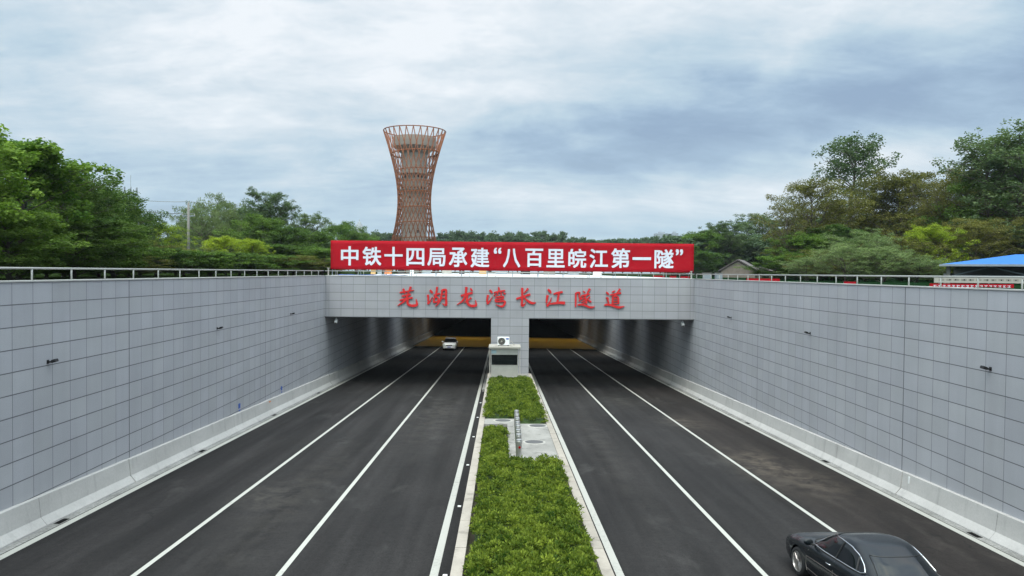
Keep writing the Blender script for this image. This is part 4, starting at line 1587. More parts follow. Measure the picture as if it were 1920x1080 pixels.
suv = dict(
    stations=[(-2.12, 0.70, 0.70, 0.74, 0.40), (-2.08, 0.80, 0.92, 0.98, 0.30), (-1.8, 0.87, 1.0, 1.06, 0.24), (-0.5, 0.90, 1.0, 1.06, 0.22), (0.6, 0.90, 0.98, 1.05, 0.22), (1.2, 0.89, 0.95, 1.05, 0.22),
              (1.7, 0.87, 0.88, 0.99, 0.22), (2.0, 0.82, 0.80, 0.90, 0.22), (2.12, 0.74, 0.66, 0.76, 0.24), (2.17, 0.66, 0.50, 0.58, 0.27)],
    green=[(0.96, 0.85, 1.25, -2.05), (1.06, 0.82, 1.05, -2.0), (1.2, 0.78, 0.80, -1.93), (1.34, 0.73, 0.55, -1.84), (1.45, 0.69, 0.32, -1.75), (1.52, 0.65, 0.12, -1.65), (1.56, 0.58, -0.05, -1.50), (1.575, 0.4, -0.3, -1.2), (1.58, 0.2, -0.5, -1.0)],
    win_low=[(-1.75, 1.10), (-1.0, 1.07), (0.0, 1.05), (0.75, 1.04)], win_high=[(-1.70, 1.15), (-1.55, 1.42), (-0.9, 1.47), (-0.2, 1.46), (0.2, 1.40), (0.5, 1.23), (0.74, 1.06)],
    pillars=[(-0.3, -0.36), (-1.2, -1.2)], chrome=False, ws=(0.10, 0.60), rw=(0.12, 0.55), wr=0.33, axles=(1.33, -1.28), track=0.775,
    mirror=(0.86, 0.72, 1.05), handles=(-0.05, -1.0), handle_z=0.86, seam_mat=M['black'], seam_r=0.004,
    seams=[[(0.9, 0.36), (0.9, 0.9)], [(-0.28, 0.36), (-0.28, 0.95)]],
    lights=[('headlight', 'lamp_glass', [(0.44, 2.16, 0.64), (0.80, 2.02, 0.66), (0.84, 1.96, 0.82), (0.50, 2.11, 0.79)], 0.10), ('fog_lamp', 'lamp_glass', [(0.52, 2.19, 0.34), (0.76, 2.12, 0.36), (0.76, 2.11, 0.40), (0.52, 2.18, 0.39)], 0.05)],
    extras=[('grille', 'black', [(-0.42, 0.42, 2.06, 2.17, 0.62, 0.76)]), ('lower_grille', 'black', [(-0.62, 0.62, 2.10, 2.20, 0.27, 0.36)]), ('number_plate', 'blue', [(-0.22, 0.22, 2.15, 2.195, 0.42, 0.54)]),
            ('roof_rail', 'whitepaint', [(-0.60, -0.55, -1.4, 0.0, 1.56, 1.61), (0.55, 0.60, -1.4, 0.0, 1.56, 1.61)])])
wc = make_car('white_car', M['whitepaint'], suv)
tag(wc, 'small white hatchback car driving out of the tunnel on the left road', 'car')
p = at(843.5, 657, 99.0)
put_car(wc, p.x, 99.6, math.pi)

# ------------------------------------------------------------------ lattice tower
DT = 250.0
tz0 = GZ
tc_ = at(776, 508, DT)
te = empty('lattice_tower', (tc_.x, DT, tz0))
tag(te, 'tall rust brown lattice tower with flared hyperbolic top and concrete core', 'tower')
ZB = CAM.z - tz0
r0w, zw, kk_ = 5.45, 23.5 + ZB, 0.378
ztop = 46.6 + ZB


def rad_at(z):
    s_ = (z - zw) * kk_
    return math.hypot(r0w, s_)


NM = 28
for sgn in (-1, 1):
    for i in range(NM):
        a0 = 2 * math.pi * (i + 0.33) / NM
        # straight ruling: tangent line at the waist, shifted so that both families meet on the rim
        phi = math.atan2((ztop - zw) * kk_, r0w)
        aw = a0 - sgn * phi
        t_ = Vector((-math.sin(aw), math.cos(aw), 0)) * sgn
        c_ = Vector((math.cos(aw), math.sin(aw), 0)) * r0w
        s0, s1 = (0.0 - zw) * kk_, (ztop - zw) * kk_
        A, B = c_ + t_ * s0, c_ + t_ * s1
        mb = MB()
        mb.tube([(A.x, A.y, 0), (B.x, B.y, ztop)], 0.15, 6)
        mb.build('lattice_member', M['lattice'], te, smooth=True)
tilt = 0.055
for z, rr in ((ztop, 0.17), (39.2 + ZB, 0.26), (33.5 + ZB, 0.2), (29.6 + ZB, 0.16), (26.2 + ZB, 0.2), (21.2 + ZB, 0.22), (16.2 + ZB, 0.2), (10.9 + ZB, 0.18), (5.5 + ZB, 0.18)):
    mb = MB()
    pts = []
    for k in range(56):
        a = 2 * math.pi * k / 56
        zz = z
        for _ in range(3):
            r_ = rad_at(zz) - (0 if z == ztop else 0.22)
            zz = z + (0 if z == ztop else tilt * (r_ * math.cos(a) + 0.6 * r_ * math.sin(-a)))
        pts.append((r_ * math.cos(a), r_ * math.sin(a), zz))
    mb.tube(pts, rr, 6, closed=True)
    mb.build('ring_beam', M['lattice'], te, smooth=True)
mb = MB()
mb.lathe([(4.15, 0), (4.15, 32.0 + ZB), (4.4, 32.05 + ZB), (4.4, 32.6 + ZB), (4.25, 32.65 + ZB), (4.25, 39.0 + ZB), (7.0, 41.2 + ZB), (7.15, 43.6 + ZB), (7.15, 44.4 + ZB), (6.9, 44.4 + ZB)], 40)
mb.build('core', M['core'], te, smooth=False)
for z in (31.3 + ZB, 27.6 + ZB):
    for k in range(22):
        a = 2 * math.pi * k / 22
        mb = MB()
        mt = Matrix.Rotation(a, 4, 'Z')
        mb.box(4.05, 4.2, -0.28, 0.28, z - 0.35, z + 0.35, mt)
        mb.build('window_opening', M['dark'], te)
for z in (24.6, 22.4, 18.6, 13.2, 8.0):
    for a in (R(-103), R(-66)):
        mb = MB()
        mt = Matrix.Rotation(a, 4, 'Z')
        mb.box(4.0, 4.2, -0.2, 0.2, z + ZB - 0.5, z + ZB + 0.45, mt)
        mb.build('window_opening', M['dark'], te)
for z, ri, ro in ((32.3, 4.3, 5.3), (27.0, 4.1, 5.1)):
    mb = MB()
    mb.lathe([(ri, z + ZB - 0.12), (ro, z + ZB - 0.12), (ro, z + ZB + 0.12), (ri, z + ZB + 0.12)], 40)
    mb.build('gallery_floor', M['core'], te)


# ------------------------------------------------------------------ trees
def tree_meshes(seed, env, H=10.0, n_limb=16, n_twig=5, puffs_trunk=4, leaf=0.2, n_leaf=14000, puff=0.55, droop=0.0, rise=0.45, bare=0.12, trunk_r=0.16, flat=0.65, aspect=0.55, mat_name='leaf_mid', clump=1.0, hang=0.0):
    rg = np.random.default_rng(seed)
    tb = MB()
    tp = []
    wob = rg.normal(0, 0.12, (9, 2)).cumsum(0) * 0.6
    for i in range(9):
        tp.append(Vector((wob[i, 0], wob[i, 1], H * 0.93 * i / 8)))
    tb.tube(tp, [trunk_r * (1 - 0.85 * i / 8) for i in range(9)], 7)

    def trunk_at(t):
        k = min(t, 0.999) / 0.93 * 8
        k = min(k, 7.999)
        i = int(k)
        return tp[i].lerp(tp[i + 1], k - i)
    P_ = []
    ga = rg.uniform(0, 6.28)
    ts = np.sort(rg.uniform(bare, 0.93, n_limb))
    for i, t in enumerate(ts):
        ga += 2.4 + rg.normal(0, 0.35)
        Rm = float(np.interp(t, [q[0] for q in env], [q[1] for q in env])) * rg.uniform(0.62, 1.12)
        o = trunk_at(t)
        d = Vector((math.cos(ga), math.sin(ga), 0))
        pts = []
        for q in range(6):
            f_ = q / 5
            pts.append(o + d * Rm * f_ + Vector((0, 0, Rm * (rise * f_ - droop * f_ * f_))) + Vector(rg.normal(0, 0.05 * Rm * f_, 3)))
        rb = trunk_r * (0.42 * (1 - t) + 0.10)
        tb.tube(pts, [rb * (1 - 0.8 * q / 5) for q in range(6)], 5, caps=False)
        for q in range(n_twig):
            f_ = rg.uniform(0.35, 1.0)
            k = f_ * 5
            ii = min(int(k), 4)
            b = pts[ii].lerp(pts[ii + 1], k - ii)
            dv = Vector(rg.normal(0, 1, 3))
            dv.z = dv.z * 0.5 + 0.25 - droop * 0.4
            dv.normalize()
            L = Rm * rg.uniform(0.12, 0.34) + 0.15
            e_ = b + dv * L
            tb.tube([b, e_], [rb * 0.3, rb * 0.1], 4, caps=False)
            P_.append((e_, puff * rg.uniform(0.6, 1.25)))
        P_.append((pts[5], puff * rg.uniform(0.7, 1.1)))
        P_.append((pts[3], puff * rg.uniform(0.6, 1.0)))
    for q in range(puffs_trunk):
        P_.append((trunk_at(rg.uniform(0.75, 1.0)) + Vector(rg.normal(0, 0.25, 3)), puff * rg.uniform(0.6, 1.0)))
    P_.append((tp[-1] + Vector((0, 0, 0.25)), puff * 0.7))
    ctr = np.array([tuple(p[0]) for p in P_])
    rad = np.array([p[1] for p in P_])
    wts = rad ** 2
    wts /= wts.sum()
    idx = rg.choice(len(P_), n_leaf, p=wts)
    off = rg.normal(0, 1, (n_leaf, 3))
    off /= np.linalg.norm(off, axis=1, keepdims=True)
    off *= (rg.uniform(0, 1, (n_leaf, 1)) ** 0.42) * rad[idx][:, None]
    off[:, 2] *= flat
    if hang:
        off[:, 2] -= np.abs(rg.normal(0, hang, n_leaf))
    pos = ctr[idx] + off
    nr = rg.normal(0, 1, (n_leaf, 3)) + off / rad[idx][:, None] * 0.7
    nr[:, 2] += 0.75
    nr /= np.linalg.norm(nr, axis=1, keepdims=True)
    d = np.cross(nr, rg.normal(0, 1, (n_leaf, 3)))
    if hang:
        d = d * 0.4 + np.array([0, 0, -1.0])
    d /= np.linalg.norm(d, axis=1, keepdims=True)
    sd_ = np.cross(nr, d)
    sd_ /= np.maximum(np.linalg.norm(sd_, axis=1, keepdims=True), 1e-6)
    L = (leaf * rg.uniform(0.6, 1.25, n_leaf))[:, None]
    W = L * aspect * 0.5
    quad = np.stack([pos - d * L * 0.5, pos + sd_ * W + nr * L * 0.06, pos + d * L * 0.5, pos - sd_ * W + nr * L * 0.06], 1).reshape(-1, 3)
    pt = rg.uniform(-0.22, 0.22, len(P_)) * clump + 0.45
    tint = np.clip(pt[idx] + rg.normal(0, 0.16, n_leaf), 0, 1)
    crown = fast_mesh('crown', quad, 4, M[mat_name], tint)
    trunk = tb.mesh('trunk', M['bark'], smooth=True, fix=False)
    z = quad[:, 2].max()
    wdt = np.percentile(np.abs(quad[:, :2]), 97) * 2
    return trunk, crown, float(z), float(wdt)


M['leaf_bright'] = leaf_mat('leaf_bright', (0.050, 0.115, 0.018), (0.230, 0.330, 0.060), 0.35)
M['leaf_dark'] = leaf_mat('leaf_dark', (0.028, 0.068, 0.016), (0.125, 0.190, 0.040), 0.3)
M['leaf_willow'] = leaf_mat('leaf_willow', (0.060, 0.100, 0.040), (0.190, 0.245, 0.105), 0.3)
M['leaf_yellow'] = leaf_mat('leaf_yellow', (0.110, 0.175, 0.016), (0.340, 0.400, 0.040), 0.35)
M['leaf_olive'] = leaf_mat('leaf_olive', (0.055, 0.068, 0.018), (0.205, 0.190, 0.052), 0.3)
M['leaf_poplar'] = leaf_mat('leaf_poplar', (0.042, 0.082, 0.038), (0.155, 0.205, 0.095), 0.35)
M['leaf_silver'] = leaf_mat('leaf_silver', (0.090, 0.145, 0.060), (0.270, 0.330, 0.145), 0.3)
M['leaf_mid'] = leaf_mat('leaf_mid', (0.038, 0.092, 0.018), (0.170, 0.250, 0.052), 0.35)
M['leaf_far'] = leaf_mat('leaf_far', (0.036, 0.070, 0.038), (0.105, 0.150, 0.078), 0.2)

round_env = [(0, 1.8), (0.2, 3.2), (0.45, 3.6), (0.7, 2.9), (0.9, 1.5), (1, 0.6)]
tall_env = [(0, 1.2), (0.25, 1.9), (0.5, 2.1), (0.75, 1.9), (0.93, 1.2), (1, 0.6)]
bush_env = [(0, 3.6), (0.25, 4.4), (0.5, 4.0), (0.75, 2.6), (1, 1.0)]
wide_env = [(0, 2.6), (0.3, 3.8), (0.55, 3.8), (0.8, 2.4), (1, 0.8)]
SPEC = {
    'bigleaf': [dict(seed=s, env=round_env, leaf=0.22, n_leaf=24000, aspect=0.8, puff=0.50, flat=0.95, mat_name='leaf_bright', n_limb=34, n_twig=8, bare=0.04, rise=0.9) for s in (1, 2)],
    'dark': [dict(seed=s, env=wide_env, leaf=0.20, n_leaf=30000, puff=0.52, flat=0.95, rise=0.85, mat_name='leaf_dark', n_limb=38, n_twig=8, bare=0.03) for s in (3, 4)],
    'mid': [dict(seed=s, env=round_env, leaf=0.18, n_leaf=30000, puff=0.50, flat=1.0, mat_name='leaf_mid', n_limb=38, n_twig=8, bare=0.03, rise=0.9) for s in (5, 6)],
    'willow': [dict(seed=s, env=wide_env, leaf=0.24, n_leaf=20000, aspect=0.26, puff=0.45, hang=0.30, rise=1.1, droop=0.35, mat_name='leaf_willow', n_limb=36, n_twig=8, bare=0.05) for s in (7, 8)],
    'yellow': [dict(seed=s, env=bush_env, leaf=0.22, n_leaf=20000, aspect=0.42, puff=0.52, mat_name='leaf_yellow', n_limb=40, n_twig=7, bare=0.0, rise=0.9, flat=0.8) for s in (9, 10)],
    'olive': [dict(seed=s, env=round_env, leaf=0.14, n_leaf=30000, puff=0.42, mat_name='leaf_olive', n_limb=42, n_twig=10, bare=0.05, rise=1.2, flat=0.85) for s in (11, 12, 13)],
    'poplar': [dict(seed=s, env=tall_env, leaf=0.125, n_leaf=13000, aspect=0.8, puff=0.30, mat_name='leaf_poplar', n_limb=50, n_twig=9, bare=0.06, rise=0.75, flat=1.0) for s in (14, 15)],
    'silver': [dict(seed=s, env=bush_env, leaf=0.20, n_leaf=21000, aspect=0.36, puff=0.50, mat_name='leaf_silver', n_limb=38, n_twig=8, bare=0.0, rise=1.0, flat=0.8) for s in (16, 17)],
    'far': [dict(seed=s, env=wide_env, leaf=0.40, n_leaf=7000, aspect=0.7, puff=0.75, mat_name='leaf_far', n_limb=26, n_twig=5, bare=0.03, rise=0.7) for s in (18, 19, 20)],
    'spire': [dict(seed=s, env=tall_env, leaf=0.18, n_leaf=18000, aspect=0.5, puff=0.34, mat_name='leaf_poplar', n_limb=46, n_twig=7, bare=0.06, rise=1.9, droop=0.3, flat=1.0) for s in (21, 22)],
    'sparse': [dict(seed=s, env=round_env, leaf=0.13, n_leaf=9000, puff=0.32, mat_name='leaf_olive', n_limb=36, n_twig=9, bare=0.12, rise=1.5, flat=0.95) for s in (23, 24)],
}
MESHES = {k: [tree_meshes(**d) for d in v] for k, v in SPEC.items()}
TR = random.Random(77)
DESC = {'bigleaf': ('broadleaf_tree', 'tree'), 'dark': ('dark_tree', 'tree'), 'mid': ('green_tree', 'tree'), 'willow': ('willow_tree', 'tree'), 'yellow': ('yellow_shrub', 'shrub'), 'olive': ('olive_tree', 'tree'),
        'poplar': ('poplar_tree', 'tree'), 'silver': ('silver_shrub', 'shrub'), 'far': ('distant_tree', 'tree'), 'spire': ('upright_tree', 'tree'), 'sparse': ('sparse_tree', 'tree')}


def tree(kind, px, py, wpx, d, label, group, vi=None, sink=0.0):
    """a tree whose top is seen at (px,py), crown wpx photo pixels wide, d metres away"""
    var = MESHES[kind]
    tr, cr, z, wd = var[TR.randrange(len(var)) if vi is None else vi]
    top = at(px, py, d)
    Ht = top.z - GZ + sink
    nm, cat = DESC[kind]
    e = empty(nm, (top.x, d, GZ - 0.02 - sink), TR.uniform(0, 6.28))
    sx = wpx * d / FPX / wd
    e.scale = (sx, sx, Ht / z)
    for n_, me in (('trunk', tr), ('crown', cr)):
        o = bpy.data.objects.new(n_, me)
        COL.objects.link(o)
        o.parent = e
    tag(e, label, cat, group)
    return e


GL, GR, GU, GS, GF = 'trees behind the left railing', 'trees behind the right railing', 'shrubs behind the left railing', 'shrubs behind the right railing', 'trees on the far horizon'
T = [
    ('bigleaf', -105, 196, 230, 30, 'bright broadleaf tree cut by the left edge of the picture', GL),
    ('bigleaf', 35, 250, 230, 37, 'bright green broadleaf tree, tallest behind the left railing', GL),
    ('dark', 112, 305, 190, 46, 'dark layered tree just right of the tallest left broadleaf tree', GL),
    ('dark', 178, 338, 170, 53, 'dark green tree, second dark crown right of the tallest left tree', GL),
    ('dark', 222, 362, 120, 60, 'dark green tree below the telecom mast at the end of the left row', GL),
    ('spire', 258, 392, 70, 64, 'thin dark tree at the low right end of the left row', GL),
    ('mid', 20, 390, 220, 33, 'low green tree in front of the tallest left broadleaf tree', GU),
    ('dark', 140, 400, 220, 40, 'low dark tree filling under the left row, left of the mast', GU),
    ('mid', 215, 420, 160, 46, 'low green tree under the telecom mast behind the left railing', GU),
    ('yellow', 300, 414, 100, 82, 'yellow green tree left of the concrete utility pole', GL),
    ('olive', 268, 450, 110, 60, 'olive shrub left of the utility pole above the left railing', GU),
    ('olive', 330, 462, 120, 66, 'brownish shrub at the foot of the utility pole', GU),
    ('willow', 378, 380, 100, 104, 'grey green willow just right of the utility pole', GL),
    ('willow', 412, 364, 125, 110, 'tallest grey green willow right of the utility pole', GL),
    ('willow', 448, 385, 90, 112, 'grey green willow between tallest willow and the upright tree', GL),
    ('yellow', 425, 441, 105, 74, 'bright yellow green bush in front of the willows', GU),
    ('yellow', 470, 447, 70, 72, 'small bright yellow bush right of the larger yellow bush', GU),
    ('olive', 390, 470, 120, 68, 'low olive bush in front of the bright yellow bush', GU),
    ('spire', 508, 352, 90, 104, 'tall upright dark tree right of the willows', GL),
    ('mid', 495, 400, 110, 100, 'green tree at the foot of the tall upright dark tree', GL),
    ('dark', 540, 420, 110, 98, 'dark green tree between upright tree and the banner', GL),
    ('spire', 573, 395, 70, 112, 'slim dark tree midway between upright tree and the banner', GL),
    ('mid', 590, 430, 90, 108, 'green tree behind the left end of the banner', GL),
    ('dark', 530, 455, 140, 84, 'low dark tree above the railing left of the banner', GU),
    ('mid', 600, 462, 120, 84, 'low green tree at the left end of the red banner', GU),
    ('mid', 640, 412, 90, 150, 'green tree rising over the left end of the red banner', GL),
    ('mid', 668, 432, 80, 155, 'low green tree over the banner below the far pagoda', GL),
    # right side
    ('far', 1275, 436, 100, 190, 'dark tree behind the right end of the red banner', GR),
    ('mid', 1318, 428, 110, 150, 'green tree just right of the red banner', GR),
    ('spire', 1342, 412, 60, 150, 'slim upright tree above the small house', GR),
    ('spire', 1366, 416, 70, 150, 'upright tree right of the slim tree above the small house', GR),
    ('dark', 1350, 440, 130, 172, 'dark tree behind the small house', GR),
    ('dark', 1318, 468, 60, 138, 'low dark tree between banner and the small house', GS),
    ('spire', 1430, 396, 90, 170, 'dark feathery tree above the right end of the small house', GR),
    ('mid', 1425, 440, 130, 176, 'green tree behind the right end of the small house', GR),
    ('sparse', 1480, 372, 80, 80, 'sparse twiggy tree at the left end of the brown right group', GR),
    ('olive', 1520, 328, 150, 84, 'olive brown tree left of the tall dark poplar', GR),
    ('olive', 1572, 368, 140, 88, 'olive brown tree below the tall dark poplar', GR),
    ('poplar', 1606, 246, 128, 96, 'tall dark poplar standing above the other right trees', GR),
    ('olive', 1648, 352, 130, 90, 'olive tree just right of the tall dark poplar', GR),
    ('olive', 1692, 308, 170, 86, 'olive brown tree midway between poplar and the blue roof', GR),
    ('sparse', 1745, 335, 110, 82, 'thin crowned tree right of the middle olive tree', GR),
    ('olive', 1806, 300, 140, 80, 'olive tree between middle olive tree and tall sparse poplars', GR),
    ('sparse', 1775, 318, 120, 76, 'sparse tree above the left end of the blue roof', GR),
    ('olive', 1770, 370, 150, 78, 'olive tree behind the left end of the blue roof', GR),
    ('poplar', 1848, 246, 150, 72, 'tall sparse poplar above the blue roofed shed', GR),
    ('poplar', 1905, 228, 170, 70, 'tallest sparse poplar at the right edge above the shed', GR),
    ('mid', 1862, 310, 190, 74, 'green tree behind the blue roofed shed', GR),
    ('sparse', 1895, 270, 170, 76, 'airy olive tree between the two tall sparse poplars', GR),
    ('olive', 1930, 330, 170, 72, 'olive tree at the right edge behind the shed', GR),
    ('olive', 1840, 405, 110, 66, 'yellowish olive tree just above the blue roof', GR),
    ('olive', 1905, 400, 130, 68, 'brownish tree above the ridge of the blue roof', GR),
    ('dark', 1555, 420, 150, 80, 'dark green tree under the tall poplar', GR),
    ('mid', 1515, 435, 110, 78, 'green tree under the sparse twiggy tree', GR),
    ('silver', 1625, 426, 120, 60, 'pale silver green bush under the tall poplar', GS),
    ('yellow', 1745, 418, 110, 66, 'bright green bush left of the blue roof', GS),
    ('silver', 1585, 450, 110, 58, 'pale green bush left of the silver bush', GS),
    ('olive', 1690, 440, 120, 66, 'dull olive bush between silver bush and bright bush', GS),
    ('silver', 1660, 462, 110, 56, 'low silver bush above the right railing', GS),
    ('mid', 1492, 470, 80, 76, 'low green bush right of the small house', GS),
    ('silver', 1512, 480, 70, 62, 'low pale bush between house and the silver bush', GS),
    ('olive', 1540, 465, 100, 66, 'low olive bush left of the pale green bush', GS),
    ('silver', 1720, 478, 120, 56, 'low grey green bush beside the shed\'s left end', GS),
    ('olive', 1470, 455, 60, 84, 'brownish bush against the right end of the small house', GS),
]
for i in range(13):
    px = -20 + i * 52
    T.append((['dark', 'mid', 'olive'][i % 3] if i % 4 else 'mid', px, 462 + (i * 37) % 17, 105 + (i * 23) % 30, 34 + i * 3.2, 'low dark green bush in the row at the foot of the left trees', 'low bushes along the left railing'))
for i in range(10):
    px = 1450 + i * 52
    T.append((['mid', 'silver', 'olive'][i % 3], px, 478 + (i * 37) % 14, 95 + (i * 23) % 25, 74 - i * 1.6 if i < 6 else 66 + i, 'low bush in the row at the foot of the right trees', 'low bushes along the right railing'))
for t_ in T:
    kind, px, py, wpx, d, lab, grp = t_
    tree(kind, px, py, wpx, d, lab, grp)
# far rows beyond the tower
FR = random.Random(4)
x = 655
while x < 1300:
    if 655 <= x < 735:
        ty = 430 + FR.uniform(-3, 8)
    elif x < 1060:
        ty = 434 + FR.uniform(-4, 5) + (4 if x < 820 else 0)
    elif x < 1215:
        ty = 449 + FR.uniform(-7, 4)
    else:
        ty = 446 + FR.uniform(-6, 6)
    side = 'left of the lattice tower' if x < 745 else ('directly behind the lattice tower' if x < 812 else ('right of the lattice tower above the banner' if x < 1060 else 'in the low gap above the banner\'s right half'))
    tree('far', x, ty, FR.uniform(38, 60), FR.uniform(300, 330), 'hazy green tree in the far row ' + side, 'far trees ' + side, sink=0)
    x += FR.uniform(15, 21)
# filler woods behind the left and right rows
for i in range(11):
    px = 20 + i * 56
    tree('far', px, [330, 350, 370, 390, 415, 440, 420, 410, 400, 425, 440][i], 110, 125 + 5 * (i % 3), 'dark tree in the back wood behind the left row, mostly hidden', 'back wood behind the left row', sink=2.5)
for i in range(12):
    px = 1300 + i * 56
    tree('far', px, [446, 440, 436, 425, 400, 390, 395, 385, 390, 380, 370, 360][i], 110, 150 + 5 * (i % 3), 'dark tree in the back wood behind the right row, mostly hidden', 'back wood behind the right row', sink=2.5)

# ------------------------------------------------------------------ utility pole, wires, mast
dp = 88.0
pt_, pb_ = at(353.5, 380, dp), at(354, 512, dp)
e = empty('utility_pole', (pt_.x, dp, GZ - 0.05))
tag(e, 'grey concrete utility pole standing among the trees left of the banner', 'pole')
hp = pt_.z - GZ
mb = MB()
mb.tube([(0, 0, 0), (0, 0, hp)], [0.19, 0.13], 10)
mb.build('shaft', M['polec'], e, smooth=True)
mb = MB()
mb.box(-0.75, 0.75, -0.05, 0.05, hp - 1.55, hp - 1.43)
mb.box(-0.12, 0.12, -0.14, -0.1, hp - 6.0, hp - 5.2)
mb.build('crossarm', M['mast'], e)
for xx in (-0.7, 0.0, 0.7):
    mb = MB()
    z0 = hp - 1.43 if xx else hp
    mb.lathe([(0.05, 0), (0.07, 0.06), (0.04, 0.12), (0.06, 0.16)], 8, xx, 0, z0)
    mb.build('insulator', M['offwhite'], e)
for i, (xx, z0, ey) in enumerate(((-0.7, hp - 1.3, 366), (0.0, hp + 0.12, 352), (0.7, hp - 1.3, 372))):
    a = Vector((pt_.x + xx, dp, GZ + z0))
    b = at(150, ey - 9, 150)
    pts = []
    for q in range(13):
        t = q / 12
        p = a.lerp(b, t)
        p.z -= 1.1 * 4 * t * (1 - t)
        pts.append(p)
    mb = MB()
    mb.tube(pts, 0.03, 4)
    o = mb.build('power_line', M['wire'])
    tag(o, 'thin overhead wire strung left from the utility pole into the trees', 'wire', 'overhead wires from the utility pole')

dm = 210.0
pm_ = at(245, 352, dm)
e = empty('telecom_mast', (pm_.x, dm, GZ))
tag(e, 'grey telecom mast with antenna panels rising behind the left trees', 'mast')
hm_ = pm_.z - GZ
mb = MB()
for sx in (-1, 1):
    for sy in (-1, 1):
        mb.tube([(sx * 1.3, sy * 1.3, 0), (sx * 0.55, sy * 0.55, hm_ - 1.5)], 0.09, 5)
nlev = 14
for i in range(nlev):
    z0, z1 = (hm_ - 1.5) * i / nlev, (hm_ - 1.5) * (i + 1) / nlev
    w0, w1 = 1.3 - 0.75 * i / nlev, 1.3 - 0.75 * (i + 1) / nlev
    for a in range(4):
        mt = Matrix.Rotation(a * math.pi / 2, 4, 'Z')
        mb.tube([mt @ Vector((-w0, w0, z0)), mt @ Vector((w1, w1, z1))], 0.05, 4)
        mb.tube([mt @ Vector((w0, w0, z0)), mt @ Vector((-w1, w1, z1))], 0.05, 4)
mb.tube([(0, 0, hm_ - 1.5), (0, 0, hm_ + 3.5)], 0.05, 5)
mb.build('frame', M['mast'], e)
for z in (hm_ - 1.6, hm_ - 5.0):
    pl = MB()
    pts = [(1.6 * math.cos(a), 1.6 * math.sin(a), z) for a in np.linspace(0, 2 * math.pi, 13)[:-1]]
    pl.tube(pts, 0.07, 5, closed=True)
    pl.build('platform', M['mast'], e)
    for a in np.linspace(0, 2 * math.pi, 7)[:-1]:
        pl = MB()
        pl.box(-0.16, 0.16, -0.09, 0.09, z - 0.6, z + 1.7, Matrix.Translation((1.75 * math.cos(a), 1.75 * math.sin(a), 0)) @ Matrix.Rotation(a, 4, 'Z'))
        pl.build('antenna_panel', M['mast'], e)

# ------------------------------------------------------------------ far towers
dq = 1400.0
def far_pt(px, py):
    return at(px, py, dq)
p = far_pt(674, 411)
e = empty('pagoda_tower', (p.x, dq, GZ))
tag(e, 'pale stepped pagoda tower far away left of the lattice tower', 'tower')
H_ = p.z - GZ
mb = MB()
u = dq / FPX
mb.lathe([(9 * u, 0), (8.6 * u, H_ - 18 * u), (7.2 * u, H_ - 17.6 * u), (6.8 * u, H_ - 14 * u)], 8)
mb.build('body', M['fargrey'], e)
mb = MB()
mb.lathe([(6.0 * u, H_ - 13.9 * u), (5.4 * u, H_ - 9.5 * u), (3.6 * u, H_ - 9 * u), (3.2 * u, H_ - 6 * u), (1.3 * u, H_ - 4.5 * u), (1.1 * u, H_ - 1.5 * u), (0.3 * u, H_)], 8)
mb.build('spire', M['fargrey'], e)
for x0, x1, ty, lab in ((1229.5, 1257, 437.5, 'pale blue grey tower block on the horizon, the wider of two'), (1261, 1272, 437, 'narrow pale tower block on the horizon beside the wider one')):
    a, b = far_pt(x0, ty), far_pt(x1, ty)
    e = empty('tower_block', ((a.x + b.x) / 2, dq, GZ))
    tag(e, lab, 'building')
    mb = MB()
    hw_ = (b.x - a.x) / 2
    mb.box(-hw_, hw_, 0, 18, 0, a.z - GZ)
    mb.build('walls', M['faraway'], e)
    mb = MB()
    mb.box(-hw_ * 0.5, hw_ * 0.3, 3, 12, a.z - GZ + 0.05, a.z - GZ + 3)
    mb.build('roof_plant', M['faraway'], e)
    nb = MB()
    for fl in range(22):
        z = (a.z - GZ) * (fl + 0.4) / 22
        nb.box(-hw_ * 0.92, hw_ * 0.92, -0.3, -0.02, z, z + (a.z - GZ) / 55)
    o = nb.build('window_band', M['mast'], e)
    o['kind'] = 'stuff'

# ------------------------------------------------------------------ blue roofed shed
ds = 50.0
z_e = at(1770, 496, ds).z
x0s = at(1772, 496, ds).x
e = empty('shed', (x0s, ds, GZ), R(-35))
tag(e, 'open sided shed with bright blue sheet roof behind the right wall', 'shed')
Ls, Dp = 26.0, 10.0
he = z_e - GZ
rz_ = at(1905, 477, 51.85).z - GZ
rx = 3.94
mb = MB()
A = (-0.3, -0.5, he); B = (Ls, -0.5, he); Cc = (Ls, Dp + 0.5, he); Dd = (-0.3, Dp + 0.5, he)
R1, R2 = (rx, Dp / 2, rz_), (Ls - 2, Dp / 2, rz_)
for q in ([A, B, R2, R1], [Cc, Dd, R1, R2], [B, Cc, R2], [Dd, A, R1]):
    n = len(mb.v)
    mb.v += q
    mb.f.append(tuple(range(n, n + len(q))))
ro = mb.build('roof', M['blueroof'], e, fix=False)
mo = ro.modifiers.new('t', 'SOLIDIFY')
mo.thickness = 0.06
fa = MB()
fa.box(-0.3, Ls, -0.56, -0.5, he - 0.12, he + 0.02)
fa.build('fascia_board', M['mast'], e)
for i in range(6):
    for yy in (0.1, Dp - 0.1):
        pb2 = MB()
        pb2.box(0.2 + i * 4.6 - 0.11, 0.2 + i * 4.6 + 0.11, yy - 0.11, yy + 0.11, 0, he - 0.05)
        pb2.build('post', M['polec'], e)
tb = MB()
for i in range(1, 6):
    xx = 0.2 + i * 4.6
    tb.tube([(xx - 4.4, 0.3, he - 0.75), (xx, 0.3, he - 0.75)], 0.05, 5)
    tb.tube([(xx - 4.4, 0.3, he - 0.75), (xx - 2.2, 0.3, he - 0.15)], 0.04, 5)
    tb.tube([(xx - 2.2, 0.3, he - 0.15), (xx, 0.3, he - 0.75)], 0.04, 5)
